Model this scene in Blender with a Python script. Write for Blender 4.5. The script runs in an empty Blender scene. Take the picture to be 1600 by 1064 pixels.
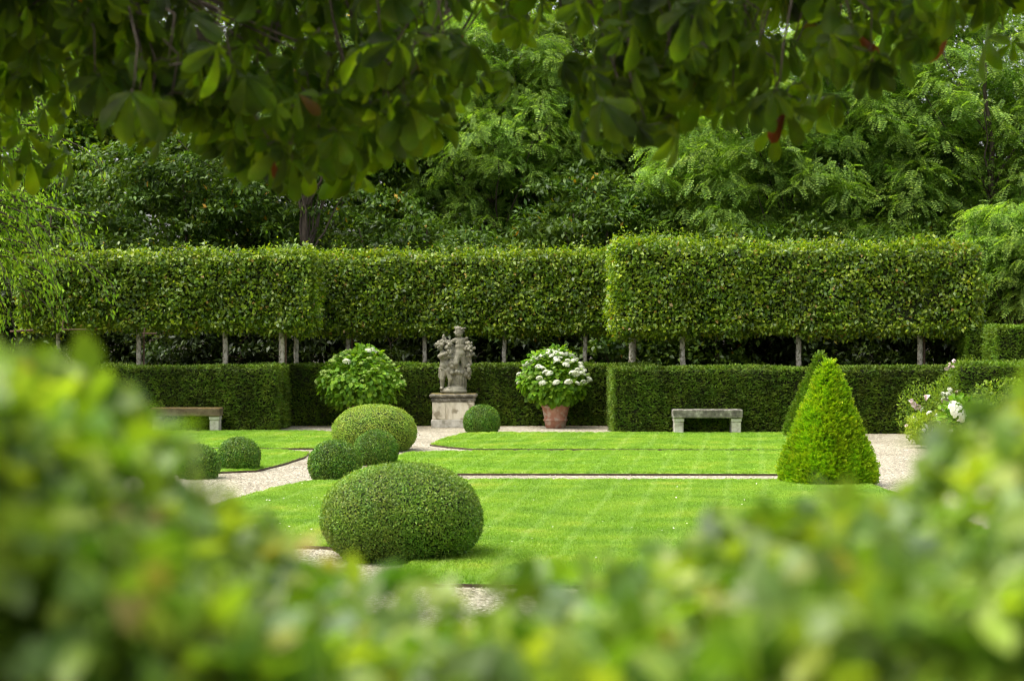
import bpy, math, random
import numpy as np
from mathutils import Vector, Matrix

random.seed(5)
R = np.random.default_rng(11)
SC = bpy.context.scene
COL = SC.collection
F_PX, HOR, CAM_Z = 70 / 36 * 1600, 507.0, 2.0

def X(px, Y): return (px - 800) / F_PX * Y
def Z(py, Y): return CAM_Z + (HOR - py) / F_PX * Y
def GY(py): return CAM_Z * F_PX / (py - HOR)
def G(px, py):
    y = GY(py); return (X(px, y), y)

# ------------------------------------------------------------------ materials
def new_mat(name):
    m = bpy.data.materials.new(name); m.use_nodes = True
    nt = m.node_tree
    for n in list(nt.nodes): nt.nodes.remove(n)
    return m, nt, nt.nodes, nt.links

def ramp(nodes, stops, interp='LINEAR'):
    r = nodes.new('ShaderNodeValToRGB'); r.color_ramp.interpolation = interp
    el = r.color_ramp.elements
    while len(el) > 1: el.remove(el[-1])
    el[0].position = stops[0][0]; el[0].color = (*stops[0][1], 1)
    for p, c in stops[1:]:
        e = el.new(p); e.color = (*c, 1)
    return r

def leaf_mat(name, stops, trans=0.35, tcol=None, rough=0.45, spec=0.5, nscale=0.8, namt=0.25, veins=False):
    """stops: colour ramp over a random number per leaf"""
    if 'bloom' in name or 'petal' in name: pass
    elif name in ('yew_needles', 'box_leaf', 'broad_box_leaf', 'robinia_leaf', 'front_hedge_leaf', 'laurel_leaf', 'pale_box_leaf'):
        stops = [(p_, (c_[0] * 1.1, c_[1] * 1.12, c_[2] * .75)) for p_, c_ in stops]
    else:
        stops = [(p_, (c_[0] * 1.22, c_[1] * 1.08, c_[2] * .55)) for p_, c_ in stops]
    m, nt, N, L = new_mat(name)
    out = N.new('ShaderNodeOutputMaterial')
    geo = N.new('ShaderNodeNewGeometry')
    rp = ramp(N, stops); L.new(geo.outputs['Random Per Island'], rp.inputs[0])
    tc = N.new('ShaderNodeTexCoord')
    no = N.new('ShaderNodeTexNoise'); no.inputs['Scale'].default_value = nscale; no.inputs['Detail'].default_value = 3
    L.new(tc.outputs['Object'], no.inputs['Vector'])
    mr = N.new('ShaderNodeMapRange'); mr.inputs['From Min'].default_value = 0.3; mr.inputs['From Max'].default_value = 0.7
    mr.inputs['To Min'].default_value = 1 - namt; mr.inputs['To Max'].default_value = 1 + namt
    L.new(no.outputs['Fac'], mr.inputs['Value'])
    hs = N.new('ShaderNodeHueSaturation'); L.new(rp.outputs[0], hs.inputs['Color']); L.new(mr.outputs[0], hs.inputs['Value'])
    mr2 = N.new('ShaderNodeMapRange'); mr2.inputs['From Min'].default_value = 0.3; mr2.inputs['From Max'].default_value = 0.7
    mr2.inputs['To Min'].default_value = 0.485; mr2.inputs['To Max'].default_value = 0.515
    no2 = N.new('ShaderNodeTexNoise'); no2.inputs['Scale'].default_value = nscale * 2.3
    L.new(tc.outputs['Object'], no2.inputs['Vector']); L.new(no2.outputs['Fac'], mr2.inputs['Value']); L.new(mr2.outputs[0], hs.inputs['Hue'])
    col = hs.outputs[0]
    p = N.new('ShaderNodeBsdfPrincipled'); p.inputs['Roughness'].default_value = rough
    p.inputs['Specular IOR Level'].default_value = spec * .5
    p.inputs['Roughness'].default_value = rough + .08
    if veins:
        uv = N.new('ShaderNodeUVMap')
        sp = N.new('ShaderNodeSeparateXYZ'); L.new(uv.outputs[0], sp.inputs[0])
        ab = N.new('ShaderNodeMath'); ab.operation = 'ABSOLUTE'; L.new(sp.outputs[0], ab.inputs[0])
        a = N.new('ShaderNodeMath'); a.operation = 'MULTIPLY_ADD'; a.inputs[1].default_value = -1.1
        L.new(ab.outputs[0], a.inputs[0]); L.new(sp.outputs[1], a.inputs[2])
        b = N.new('ShaderNodeMath'); b.operation = 'MULTIPLY'; b.inputs[1].default_value = 75; L.new(a.outputs[0], b.inputs[0])
        s = N.new('ShaderNodeMath'); s.operation = 'SINE'; L.new(b.outputs[0], s.inputs[0])
        bp = N.new('ShaderNodeBump'); bp.inputs['Strength'].default_value = 0.7; bp.inputs['Distance'].default_value = 0.004
        L.new(s.outputs[0], bp.inputs['Height']); L.new(bp.outputs[0], p.inputs['Normal'])
        mv = N.new('ShaderNodeMapRange'); mv.inputs['From Min'].default_value = 0.75; mv.inputs['From Max'].default_value = 1
        mv.inputs['To Min'].default_value = 1.0; mv.inputs['To Max'].default_value = 0.7
        L.new(s.outputs[0], mv.inputs['Value'])
        mm = N.new('ShaderNodeMix'); mm.data_type = 'RGBA'; mm.blend_type = 'MULTIPLY'; mm.inputs[0].default_value = 1
        L.new(col, mm.inputs[6]); L.new(mv.outputs[0], mm.inputs[7]); col = mm.outputs[2]
    L.new(col, p.inputs['Base Color'])
    t = N.new('ShaderNodeBsdfTranslucent')
    tm = N.new('ShaderNodeMix'); tm.data_type = 'RGBA'; tm.blend_type = 'MULTIPLY'; tm.inputs[0].default_value = 1
    L.new(col, tm.inputs[6]); tm.inputs[7].default_value = (*(tcol or (1.6, 1.6, 0.6)), 1)
    L.new(tm.outputs[2], t.inputs['Color'])
    mx = N.new('ShaderNodeMixShader'); mx.inputs[0].default_value = trans
    L.new(p.outputs[0], mx.inputs[1]); L.new(t.outputs[0], mx.inputs[2]); L.new(mx.outputs[0], out.inputs[0])
    return m

def noise_mat(name, stops, scale=4, detail=8, rough=0.9, bump=0.3, bdist=0.02, second=None, spec=0.3, moss=None, stretch=None):
    m, nt, N, L = new_mat(name)
    out = N.new('ShaderNodeOutputMaterial'); p = N.new('ShaderNodeBsdfPrincipled')
    p.inputs['Roughness'].default_value = rough; p.inputs['Specular IOR Level'].default_value = spec
    tc = N.new('ShaderNodeTexCoord'); vec = tc.outputs['Object']
    if stretch:
        mp = N.new('ShaderNodeMapping'); mp.inputs['Scale'].default_value = stretch; L.new(vec, mp.inputs[0]); vec = mp.outputs[0]
    no = N.new('ShaderNodeTexNoise'); no.inputs['Scale'].default_value = scale; no.inputs['Detail'].default_value = detail
    no.inputs['Roughness'].default_value = 0.65
    L.new(vec, no.inputs['Vector'])
    rp = ramp(N, stops); L.new(no.outputs['Fac'], rp.inputs[0]); col = rp.outputs[0]
    if second:
        n2 = N.new('ShaderNodeTexNoise'); n2.inputs['Scale'].default_value = second[0]; n2.inputs['Detail'].default_value = 6
        L.new(tc.outputs['Object'], n2.inputs['Vector'])
        r2 = ramp(N, [(second[1], (0, 0, 0)), (second[2], (1, 1, 1))]); L.new(n2.outputs['Fac'], r2.inputs[0])
        mm = N.new('ShaderNodeMix'); mm.data_type = 'RGBA'; L.new(r2.outputs[0], mm.inputs[0])
        L.new(col, mm.inputs[6]); mm.inputs[7].default_value = (*second[3], 1); col = mm.outputs[2]
    if moss:
        # moss grows where the surface faces up
        ge = N.new('ShaderNodeNewGeometry'); sx = N.new('ShaderNodeSeparateXYZ'); L.new(ge.outputs['Normal'], sx.inputs[0])
        n3 = N.new('ShaderNodeTexNoise'); n3.inputs['Scale'].default_value = 9; L.new(tc.outputs['Object'], n3.inputs['Vector'])
        mu = N.new('ShaderNodeMath'); mu.operation = 'MULTIPLY'; L.new(sx.outputs[2], mu.inputs[0]); L.new(n3.outputs['Fac'], mu.inputs[1])
        r3 = ramp(N, [(moss[0], (0, 0, 0)), (moss[1], (1, 1, 1))]); L.new(mu.outputs[0], r3.inputs[0])
        mm = N.new('ShaderNodeMix'); mm.data_type = 'RGBA'; L.new(r3.outputs[0], mm.inputs[0])
        L.new(col, mm.inputs[6]); mm.inputs[7].default_value = (*moss[2], 1); col = mm.outputs[2]
    L.new(col, p.inputs['Base Color'])
    bp = N.new('ShaderNodeBump'); bp.inputs['Strength'].default_value = bump; bp.inputs['Distance'].default_value = bdist
    L.new(no.outputs['Fac'], bp.inputs['Height']); L.new(bp.outputs[0], p.inputs['Normal'])
    L.new(p.outputs[0], out.inputs[0])
    return m

M = {}
M['carpinus'] = leaf_mat('pleached_leaf', [(0, (.04, .09, .010)), (.35, (.085, .17, .016)), (.7, (.16, .27, .025)), (.975, (.25, .36, .04)), (.985, (.24, .18, .07)), (1, (.26, .18, .08))], .35, rough=.3, spec=.9, nscale=1.1, namt=.3)
M['carpinus_inner'] = noise_mat('pleached_inner', [(.35, (.012, .018, .005)), (.7, (.035, .04, .012))], 12)  # near-black colour of the pleached cores, painted as deep crown shade
M['yew'] = leaf_mat('yew_needles', [(0, (.04, .075, .010)), (.6, (.085, .145, .015)), (.93, (.16, .24, .022)), (1, (.12, .09, .03))], .15, rough=.5, spec=.35, nscale=2.2, namt=.5)
M['yew_inner'] = noise_mat('yew_inner', [(.35, (.010, .012, .004)), (.7, (.028, .03, .010))], 25)  # dark shade colour for the solid cores of yew hedges and cones
M['yew_lime'] = leaf_mat('golden_yew_needles', [(0, (.11, .24, .012)), (.5, (.19, .38, .016)), (.9, (.30, .48, .025)), (1, (.42, .46, .04))], .3, rough=.45, spec=.4, nscale=2, namt=.15)
M['yew_mid'] = leaf_mat('green_yew_needles', [(0, (.045, .10, .014)), (.5, (.085, .18, .02)), (1, (.15, .26, .025))], .25, rough=.45, spec=.4, nscale=2, namt=.15)
M['box'] = leaf_mat('box_leaf', [(0, (.045, .10, .014)), (.5, (.085, .18, .022)), (.9, (.15, .27, .035)), (1, (.24, .28, .06))], .22, rough=.35, spec=.6, nscale=3, namt=.25)
M['box_pale'] = leaf_mat('pale_box_leaf', [(0, (.11, .19, .03)), (.5, (.20, .30, .045)), (.85, (.29, .38, .08)), (1, (.42, .48, .14))], .25, rough=.4, spec=.5, nscale=3, namt=.2)
M['box_big'] = leaf_mat('broad_box_leaf', [(0, (.075, .15, .024)), (.5, (.14, .245, .035)), (.88, (.22, .34, .065)), (1, (.30, .33, .09))], .25, rough=.38, spec=.6, nscale=2, namt=.25)
M['box_inner'] = noise_mat('box_inner', [(.35, (.012, .022, .006)), (.7, (.03, .045, .012))], 30)  # painted shade for the solid bodies inside the box bushes
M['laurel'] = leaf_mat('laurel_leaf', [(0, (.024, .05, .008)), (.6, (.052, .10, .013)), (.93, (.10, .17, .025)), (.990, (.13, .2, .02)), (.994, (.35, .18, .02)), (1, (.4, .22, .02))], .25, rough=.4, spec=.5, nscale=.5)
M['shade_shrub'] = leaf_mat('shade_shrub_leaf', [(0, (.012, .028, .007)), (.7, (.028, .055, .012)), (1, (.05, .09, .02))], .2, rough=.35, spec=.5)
M['robinia'] = leaf_mat('robinia_leaf', [(0, (.085, .145, .045)), (.5, (.155, .245, .06)), (.9, (.23, .33, .08)), (1, (.33, .43, .09))], .4, (1.5, 1.7, .5), rough=.5, spec=.35, nscale=.5)
M['lime_tree'] = leaf_mat('lime_tree_leaf', [(0, (.035, .085, .012)), (.6, (.08, .16, .017)), (.95, (.15, .26, .03)), (1, (.25, .32, .05))], .4, rough=.45, nscale=.5)
M['weeping'] = leaf_mat('zelkova_leaf', [(0, (.10, .23, .025)), (.6, (.18, .36, .035)), (1, (.27, .45, .05))], .4, rough=.4, nscale=.6)
M['maple'] = leaf_mat('maple_leaf', [(0, (.05, .11, .03)), (.6, (.10, .18, .05)), (1, (.17, .26, .08))], .35, rough=.4, nscale=.6)
M['chestnut'] = leaf_mat('chestnut_leaf', [(0, (.012, .028, .005)), (.6, (.019, .043, .006)), (.994, (.030, .06, .009)), (.996, (.035, .012, .006)), (1, (.035, .012, .006))], .62, (6.3, 5.6, .5), rough=.38, spec=.5, nscale=4, namt=.6, veins=True)  # strong value noise puts backlit and shaded leaves into the colour
M['hornbeam'] = leaf_mat('front_hedge_leaf', [(0, (.055, .115, .018)), (.4, (.115, .195, .026)), (.75, (.18, .265, .035)), (.97, (.29, .35, .07)), (.99, (.27, .22, .07)), (1, (.28, .22, .08))], .45, (1.45, 1.5, .4), rough=.36, spec=1.1, nscale=5, namt=.4)
M['hornbeam_inner'] = noise_mat('front_hedge_inner', [(.35, (.015, .03, .006)), (.7, (.05, .08, .015))], 12)  # dark green shade colour for the front hedge core
M['hydrangea'] = leaf_mat('hydrangea_leaf', [(0, (.06, .15, .018)), (.6, (.11, .25, .025)), (1, (.18, .34, .035))], .35, rough=.45, spec=.4, nscale=3, namt=.2)
M['white_bloom'] = leaf_mat('white_bloom', [(0, (.68, .72, .50)), (1, (.88, .88, .76))], .25, (1, 1, 1), rough=.6, spec=.2, namt=.08)
M['green_bloom'] = leaf_mat('green_bloom', [(0, (.34, .50, .10)), (1, (.55, .68, .22))], .25, (1, 1, .8), rough=.6, spec=.2, namt=.08)
M['rose'] = leaf_mat('rose_petal', [(0, (.80, .60, .56)), (1, (.88, .80, .76))], .25, (1, 1, 1), rough=.6, spec=.2, namt=.05)
M['rose_leaf'] = leaf_mat('rose_leaf', [(0, (.06, .13, .02)), (.6, (.12, .22, .03)), (1, (.2, .32, .05))], .35, rough=.4, nscale=3)
M['grass_leaf'] = leaf_mat('ornamental_grass_blade', [(0, (.14, .24, .025)), (1, (.25, .36, .05))], .35, rough=.5, nscale=3)
M['bark'] = noise_mat('bark', [(.3, (.035, .026, .018)), (.7, (.11, .085, .06))], 9, bump=.8, stretch=(3, 3, .6))
M['pale_bark'] = noise_mat('pale_bark', [(.3, (.34, .30, .22)), (.55, (.52, .47, .37)), (.75, (.66, .62, .52))], 11, bump=.5, second=(14, .5, .62, (.13, .13, .07)))
M['brown_bark'] = noise_mat('reddish_bark', [(.3, (.05, .025, .015)), (.7, (.13, .06, .035))], 9, bump=.8, stretch=(3, 3, .6))
M['stake'] = noise_mat('stake_wood', [(.3, (.09, .055, .035)), (.7, (.18, .12, .08))], 9, stretch=(6, 6, .5))
M['stone'] = noise_mat('statue_stone', [(.28, (.065, .060, .042)), (.45, (.17, .157, .11)), (.6, (.29, .27, .20)), (.75, (.46, .44, .34))], 7, bump=.6, bdist=.02, second=(3.5, .55, .72, (.13, .125, .085)))
M['lime_stone'] = noise_mat('pedestal_stone', [(.28, (.32, .26, .16)), (.5, (.62, .56, .42)), (.7, (.76, .71, .58))], 4, bump=.3, bdist=.01, second=(5, .56, .66, (.27, .23, .15)), stretch=(1.4, 1.4, .5))
M['dark_stone'] = noise_mat('weathered_cap_stone', [(.35, (.05, .045, .032)), (.55, (.15, .135, .10)), (.68, (.42, .39, .32))], 9, bump=.5, bdist=.01, moss=(.40, .52, (.20, .15, .02)))
M['plinth_stone'] = noise_mat('plinth_stone', [(.35, (.26, .24, .18)), (.55, (.48, .45, .37)), (.7, (.6, .57, .48))], 8, bump=.4, bdist=.01)
M['bench_stone'] = noise_mat('bench_stone', [(.35, (.06, .056, .042)), (.52, (.14, .13, .10)), (.66, (.30, .285, .23))], 9, bump=.6, bdist=.012, second=(7, .60, .66, (.5, .48, .42)))
M['moss_stone'] = noise_mat('mossy_bench_stone', [(.35, (.08, .055, .03)), (.6, (.16, .12, .07)), (.75, (.26, .23, .17))], 7, bump=.5, bdist=.01, moss=(.24, .40, (.11, .075, .018)))
M['leg_stone'] = noise_mat('bench_leg_stone', [(.3, (.20, .18, .13)), (.5, (.42, .39, .32)), (.7, (.58, .56, .48))], 8, bump=.4, bdist=.008)
M['terracotta'] = noise_mat('terracotta', [(.3, (.30, .12, .07)), (.55, (.40, .19, .12)), (.75, (.50, .30, .22))], 6, bump=.25, bdist=.006, second=(9, .5, .68, (.46, .36, .28)))
M['terra_dark'] = noise_mat('dark_terracotta', [(.3, (.16, .07, .045)), (.7, (.3, .14, .09))], 5)
M['soil'] = noise_mat('soil', [(.3, (.018, .014, .008)), (.55, (.04, .03, .018)), (.75, (.065, .05, .03))], 3, bump=.7, bdist=.05, second=(30, .55, .7, (.07, .045, .022)))
M['edging'] = noise_mat('edging_wood', [(.3, (.045, .032, .022)), (.7, (.12, .085, .055))], 14)

def gravel_mat():
    m, nt, N, L = new_mat('gravel'); out = N.new('ShaderNodeOutputMaterial'); p = N.new('ShaderNodeBsdfPrincipled')
    p.inputs['Roughness'].default_value = .9
    tc = N.new('ShaderNodeTexCoord')
    v = N.new('ShaderNodeTexVoronoi'); v.inputs['Scale'].default_value = 46; L.new(tc.outputs['Object'], v.inputs['Vector'])
    sp = N.new('ShaderNodeSeparateXYZ'); L.new(v.outputs['Color'], sp.inputs[0])
    rp = ramp(N, [(0, (.10, .085, .05)), (.2, (.24, .21, .14)), (.6, (.42, .385, .28)), (.9, (.58, .55, .43)), (1, (.74, .72, .6))]); L.new(sp.outputs[0], rp.inputs[0])
    rd = ramp(N, [(0.0, (1, 1, 1)), (.45, (.95, .95, .95)), (.8, (.45, .42, .38))]); L.new(v.outputs['Distance'], rd.inputs[0])
    mm = N.new('ShaderNodeMix'); mm.data_type = 'RGBA'; mm.blend_type = 'MULTIPLY'; mm.inputs[0].default_value = 1
    L.new(rp.outputs[0], mm.inputs[6]); L.new(rd.outputs[0], mm.inputs[7])
    no = N.new('ShaderNodeTexNoise'); no.inputs['Scale'].default_value = .9; no.inputs['Detail'].default_value = 6; L.new(tc.outputs['Object'], no.inputs['Vector'])
    r2 = ramp(N, [(.3, (.72, .69, .62)), (.5, (.95, .93, .9)), (.7, (1.0, 1.0, 1.0))]); L.new(no.outputs['Fac'], r2.inputs[0])
    m2 = N.new('ShaderNodeMix'); m2.data_type = 'RGBA'; m2.blend_type = 'MULTIPLY'; m2.inputs[0].default_value = 1
    L.new(mm.outputs[2], m2.inputs[6]); L.new(r2.outputs[0], m2.inputs[7])
    L.new(m2.outputs[2], p.inputs['Base Color'])
    bp = N.new('ShaderNodeBump'); bp.invert = True; bp.inputs['Strength'].default_value = .9; bp.inputs['Distance'].default_value = .008
    L.new(v.outputs['Distance'], bp.inputs['Height']); L.new(bp.outputs[0], p.inputs['Normal'])
    L.new(p.outputs[0], out.inputs[0]); return m
M['gravel'] = gravel_mat()

def lawn_mats():
    """turf colour with faint diagonal mowing lines; used by the sheet and the blades alike"""
    res = []
    for blades in (False, True):
        m, nt, N, L = new_mat('grass_blade' if blades else 'turf'); out = N.new('ShaderNodeOutputMaterial'); p = N.new('ShaderNodeBsdfPrincipled')
        p.inputs['Roughness'].default_value = .55; p.inputs['Specular IOR Level'].default_value = .3
        geo = N.new('ShaderNodeNewGeometry')
        no = N.new('ShaderNodeTexNoise'); no.inputs['Scale'].default_value = 1.3; no.inputs['Detail'].default_value = 5; L.new(geo.outputs['Position'], no.inputs['Vector'])
        rp = ramp(N, [(.28, (.15, .30, .018)), (.5, (.22, .385, .024)), (.62, (.27, .42, .03)), (.78, (.40, .46, .06))]); L.new(no.outputs['Fac'], rp.inputs[0])
        wv = N.new('ShaderNodeTexWave'); wv.inputs['Scale'].default_value = .7; wv.inputs['Distortion'].default_value = 1.1; wv.inputs['Detail'].default_value = 2
        wv.inputs['Detail Scale'].default_value = 1.5
        mp = N.new('ShaderNodeMapping'); mp.inputs['Rotation'].default_value = (0, 0, math.radians(6.7)); L.new(geo.outputs['Position'], mp.inputs[0]); L.new(mp.outputs[0], wv.inputs['Vector'])
        rw = ramp(N, [(.0, (1, 1, 1)), (.86, (1.0, 1.0, 1.0)), (.99, (1.16, 1.09, 2.0))]); L.new(wv.outputs['Fac'], rw.inputs[0])
        mm = N.new('ShaderNodeMix'); mm.data_type = 'RGBA'; mm.blend_type = 'MULTIPLY'; mm.inputs[0].default_value = 1
        L.new(rp.outputs[0], mm.inputs[6]); L.new(rw.outputs[0], mm.inputs[7]); col = mm.outputs[2]
        if blades:
            oi = N.new('ShaderNodeObjectInfo')
            r3 = ramp(N, [(0, (.75, .8, .7)), (.85, (1.1, 1.1, 1.1)), (1, (1.5, 1.25, 2.0))]); L.new(geo.outputs['Random Per Island'], r3.inputs[0])
            m3 = N.new('ShaderNodeMix'); m3.data_type = 'RGBA'; m3.blend_type = 'MULTIPLY'; m3.inputs[0].default_value = 1
            L.new(col, m3.inputs[6]); L.new(r3.outputs[0], m3.inputs[7]); col = m3.outputs[2]
            L.new(col, p.inputs['Base Color'])
            t = N.new('ShaderNodeBsdfTranslucent'); L.new(col, t.inputs['Color'])
            mx = N.new('ShaderNodeMixShader'); mx.inputs[0].default_value = .4
            L.new(p.outputs[0], mx.inputs[1]); L.new(t.outputs[0], mx.inputs[2]); L.new(mx.outputs[0], out.inputs[0])
        else:
            L.new(col, p.inputs['Base Color']); L.new(p.outputs[0], out.inputs[0])
        res.append(m)
    return res
M['turf'], M['blade'] = lawn_mats()

# ------------------------------------------------------------------ object helpers
def link(o, parent=None):
    COL.objects.link(o)
    if parent is not None: o.parent = parent
    return o
def tag(o, label=None, cat=None, group=None, kind=None):
    if label: o['label'] = label
    if cat: o['category'] = cat
    if group: o['group'] = group
    if kind: o['kind'] = kind
    return o
def empty(name, loc, rz=0):
    o = bpy.data.objects.new(name, None); o.location = loc; o.rotation_euler.z = rz; o.empty_display_size = .2
    return link(o)
def mesh_np(name, V, Fs, mat, parent=None, smooth=False, uv=None):
    """V (n,3); Fs list of (m,k) index arrays"""
    me = bpy.data.meshes.new(name)
    if not isinstance(Fs, list): Fs = [Fs]
    Fs = [np.asarray(f, dtype=np.int32) for f in Fs if len(f)]
    me.vertices.add(len(V)); me.vertices.foreach_set('co', np.asarray(V, dtype=np.float32).ravel())
    nl = sum(f.size for f in Fs); nf = sum(len(f) for f in Fs)
    me.loops.add(nl); me.polygons.add(nf)
    allv = np.concatenate([f.ravel() for f in Fs]); me.loops.foreach_set('vertex_index', allv)
    tot = np.concatenate([np.full(len(f), f.shape[1]) for f in Fs])
    st = np.concatenate([[0], np.cumsum(tot)[:-1]]).astype(np.int32)
    me.polygons.foreach_set('loop_start', st)
    if smooth: me.polygons.foreach_set('use_smooth', np.ones(nf, dtype=bool))
    if uv is not None:
        l = me.uv_layers.new(name='UVMap'); l.data.foreach_set('uv', np.asarray(uv, dtype=np.float32)[allv].ravel())
    me.update(calc_edges=True); me.validate()
    me.materials.append(mat)
    return link(bpy.data.objects.new(name, me), parent)

class MB:
    """collects solids, links them as one mesh object"""
    def __init__(s): s.v = []; s.f = []; s.n = 0
    def add(s, V, F):
        s.v.append(np.asarray(V, float).reshape(-1, 3)); s.f += [tuple(int(i) + s.n for i in f) for f in F]; s.n += len(s.v[-1])
    def box(s, x0, x1, y0, y1, z0, z1, bev=0.0):
        if bev <= 0:
            V = [(x0, y0, z0), (x1, y0, z0), (x1, y1, z0), (x0, y1, z0), (x0, y0, z1), (x1, y0, z1), (x1, y1, z1), (x0, y1, z1)]
            s.add(V, [(0, 3, 2, 1), (4, 5, 6, 7), (0, 1, 5, 4), (1, 2, 6, 5), (2, 3, 7, 6), (3, 0, 4, 7)]); return
        b = bev
        def ring(i, z): return [(x0 + i, y0, z), (x1 - i, y0, z), (x1, y0 + i, z), (x1, y1 - i, z), (x1 - i, y1, z), (x0 + i, y1, z), (x0, y1 - i, z), (x0, y0 + i, z)]
        def inner(z): return [(x0 + b, y0 + b * .0 + b, z), (x1 - b, y0 + b, z), (x1 - b, y0 + b, z), (x1 - b, y1 - b, z), (x1 - b, y1 - b, z), (x0 + b, y1 - b, z), (x0 + b, y1 - b, z), (x0 + b, y0 + b, z)]
        s.loft([inner(z0), ring(b, z0 + b), ring(b, z1 - b), inner(z1)])
    def loft(s, rings, cap=True):
        n = len(rings[0]); V = [p for r in rings for p in r]; Fc = []
        for i in range(len(rings) - 1):
            for j in range(n):
                k = (j + 1) % n
                Fc.append((i * n + j, i * n + k, (i + 1) * n + k, (i + 1) * n + j))
        if cap: Fc += [tuple(range(n))[::-1], tuple((len(rings) - 1) * n + j for j in range(n))]
        s.add(V, Fc)
    def lathe(s, prof, c=(0, 0), seg=40):
        s.loft([[(c[0] + r * math.cos(t * 2 * math.pi / seg), c[1] + r * math.sin(t * 2 * math.pi / seg), z) for t in range(seg)] for r, z in prof])
    def tube(s, pts, rads, seg=8):
        pts = [Vector(p) for p in pts]; rings = []; ref = Vector((.31, .9, .12))
        for i, p in enumerate(pts):
            d = (pts[min(i + 1, len(pts) - 1)] - pts[max(i - 1, 0)])
            if d.length < 1e-6: d = Vector((0, 0, 1))
            d.normalize(); a = d.cross(ref).normalized() if abs(d.dot(ref)) < .99 else d.cross(Vector((1, 0, 0))).normalized(); b = d.cross(a)
            r = rads[i] if hasattr(rads, '__len__') else rads
            rings.append([tuple(p + a * (r * math.cos(t * 2 * math.pi / seg)) + b * (r * math.sin(t * 2 * math.pi / seg))) for t in range(seg)])
        s.loft(rings)
    def sphere(s, c, r, nu=14, nv=9):
        r = r if hasattr(r, '__len__') else (r, r, r)
        rings = [[(c[0] + r[0] * math.sin(a) * math.cos(t * 2 * math.pi / nu), c[1] + r[1] * math.sin(a) * math.sin(t * 2 * math.pi / nu), c[2] - r[2] * math.cos(a)) for t in range(nu)]
                 for a in [math.pi * (k + .35) / (nv - .3) for k in range(nv)]]
        s.loft(rings)
    def build(s, name, mat, parent=None, smooth=False):
        me = bpy.data.meshes.new(name); me.from_pydata([tuple(map(float, v)) for v in np.concatenate(s.v)], [], s.f)
        me.update(); me.materials.append(mat)
        if smooth:
            me.polygons.foreach_set('use_smooth', np.ones(len(me.polygons), dtype=bool))
        return link(bpy.data.objects.new(name, me), parent)

# ------------------------------------------------------------------ leaf templates (leaf axis +Y, face normal +Z, unit length)
def T_rhomb(w=.5, fold=.1, m=.45):
    return np.array([(0, 0, 0), (w / 2, m, fold), (0, 1, -.05), (-w / 2, m, fold)]), np.array([(0, 1, 2, 3)]), None
def T_ovate(w=.6, fold=.09, droop=.12):
    rows = [(.0, .02), (.22, .75), (.5, 1.0), (.78, .62), (1.0, .02)]
    V = []; UV = []
    for v, k in rows:
        z = -droop * v * v
        V += [(-w / 2 * k, v, z + fold * k), (0, v, z), (w / 2 * k, v, z + fold * k)]; UV += [(-w / 2 * k, v), (0, v), (w / 2 * k, v)]
    Fq = []
    for i in range(4):
        a = i * 3; Fq += [(a, a + 1, a + 4, a + 3), (a + 1, a + 2, a + 5, a + 4)]
    return np.array(V), np.array(Fq), np.array(UV)
def T_pinnate(n=7, ll=.26, lw=.10, droop=.35):
    V = []; Fq = []; UV = None
    def leaflet(base, ang, l, w, z):
        c, s_ = math.cos(ang), math.sin(ang); k = len(V)
        for (a, b, h) in ((0, 0, 0), (w / 2, l * .5, .012), (0, l, -.03), (-w / 2, l * .5, .012)):
            V.append((base[0] + a * c + b * s_, base[1] - a * s_ + b * c, z + h))
        Fq.append((k, k + 1, k + 2, k + 3))
    for i in range(n):
        t = .16 + .76 * i / (n - 1); z = -droop * t * t; l = ll * (1 - .35 * abs(t - .45))
        leaflet((.01, t), math.radians(68), l, lw, z); leaflet((-.01, t), math.radians(-68), l, lw, z)
    leaflet((0, .92), 0, ll * .7, lw, -droop)
    k = len(V); V += [(-.006, 0, 0), (.006, 0, 0), (.004, .55, -droop * .3), (-.004, .55, -droop * .3), (.003, .95, -droop * .9), (-.003, .95, -droop * .9)]
    Fq += [(k, k + 1, k + 2, k + 3), (k + 3, k + 2, k + 4, k + 5)]
    return np.array(V), np.array(Fq), UV
def T_spray(n=6, ll=.3, lw=.075):
    """yew shoot: short needles in two ranks on a stem"""
    V = []; Fq = []
    def nd(bx, by, ang, l, w):
        c, s_ = math.cos(ang), math.sin(ang); k = len(V)
        for (a, b, h) in ((-w / 2, 0, 0), (w / 2, 0, 0), (w / 3, l, .04), (-w / 3, l, .04)):
            V.append((bx + a * c + b * s_, by - a * s_ + b * c, h))
        Fq.append((k, k + 1, k + 2, k + 3))
    for i in range(n):
        t = .1 + .8 * i / (n - 1); l = ll * (1 - .5 * t)
        nd(0, t, math.radians(52), l, lw); nd(0, t, math.radians(-52), l, lw)
    nd(0, 0, 0, 1.05, lw * .9)
    return np.array(V), np.array(Fq), None
def T_palmate_small():
    V = []; Fq = []
    for a in (-75, -38, 0, 38, 75):
        r = math.radians(a); l = 1 if abs(a) < 50 else .7; k = len(V); c, s_ = math.cos(r), math.sin(r)
        for (x, y, z) in ((0, 0, 0), (.16, l * .55, .03), (0, l, -.08), (-.16, l * .55, .03)): V.append((x * c + y * s_, -x * s_ + y * c, z))
        Fq.append((k, k + 1, k + 2, k + 3))
    return np.array(V), np.array(Fq), None

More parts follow.
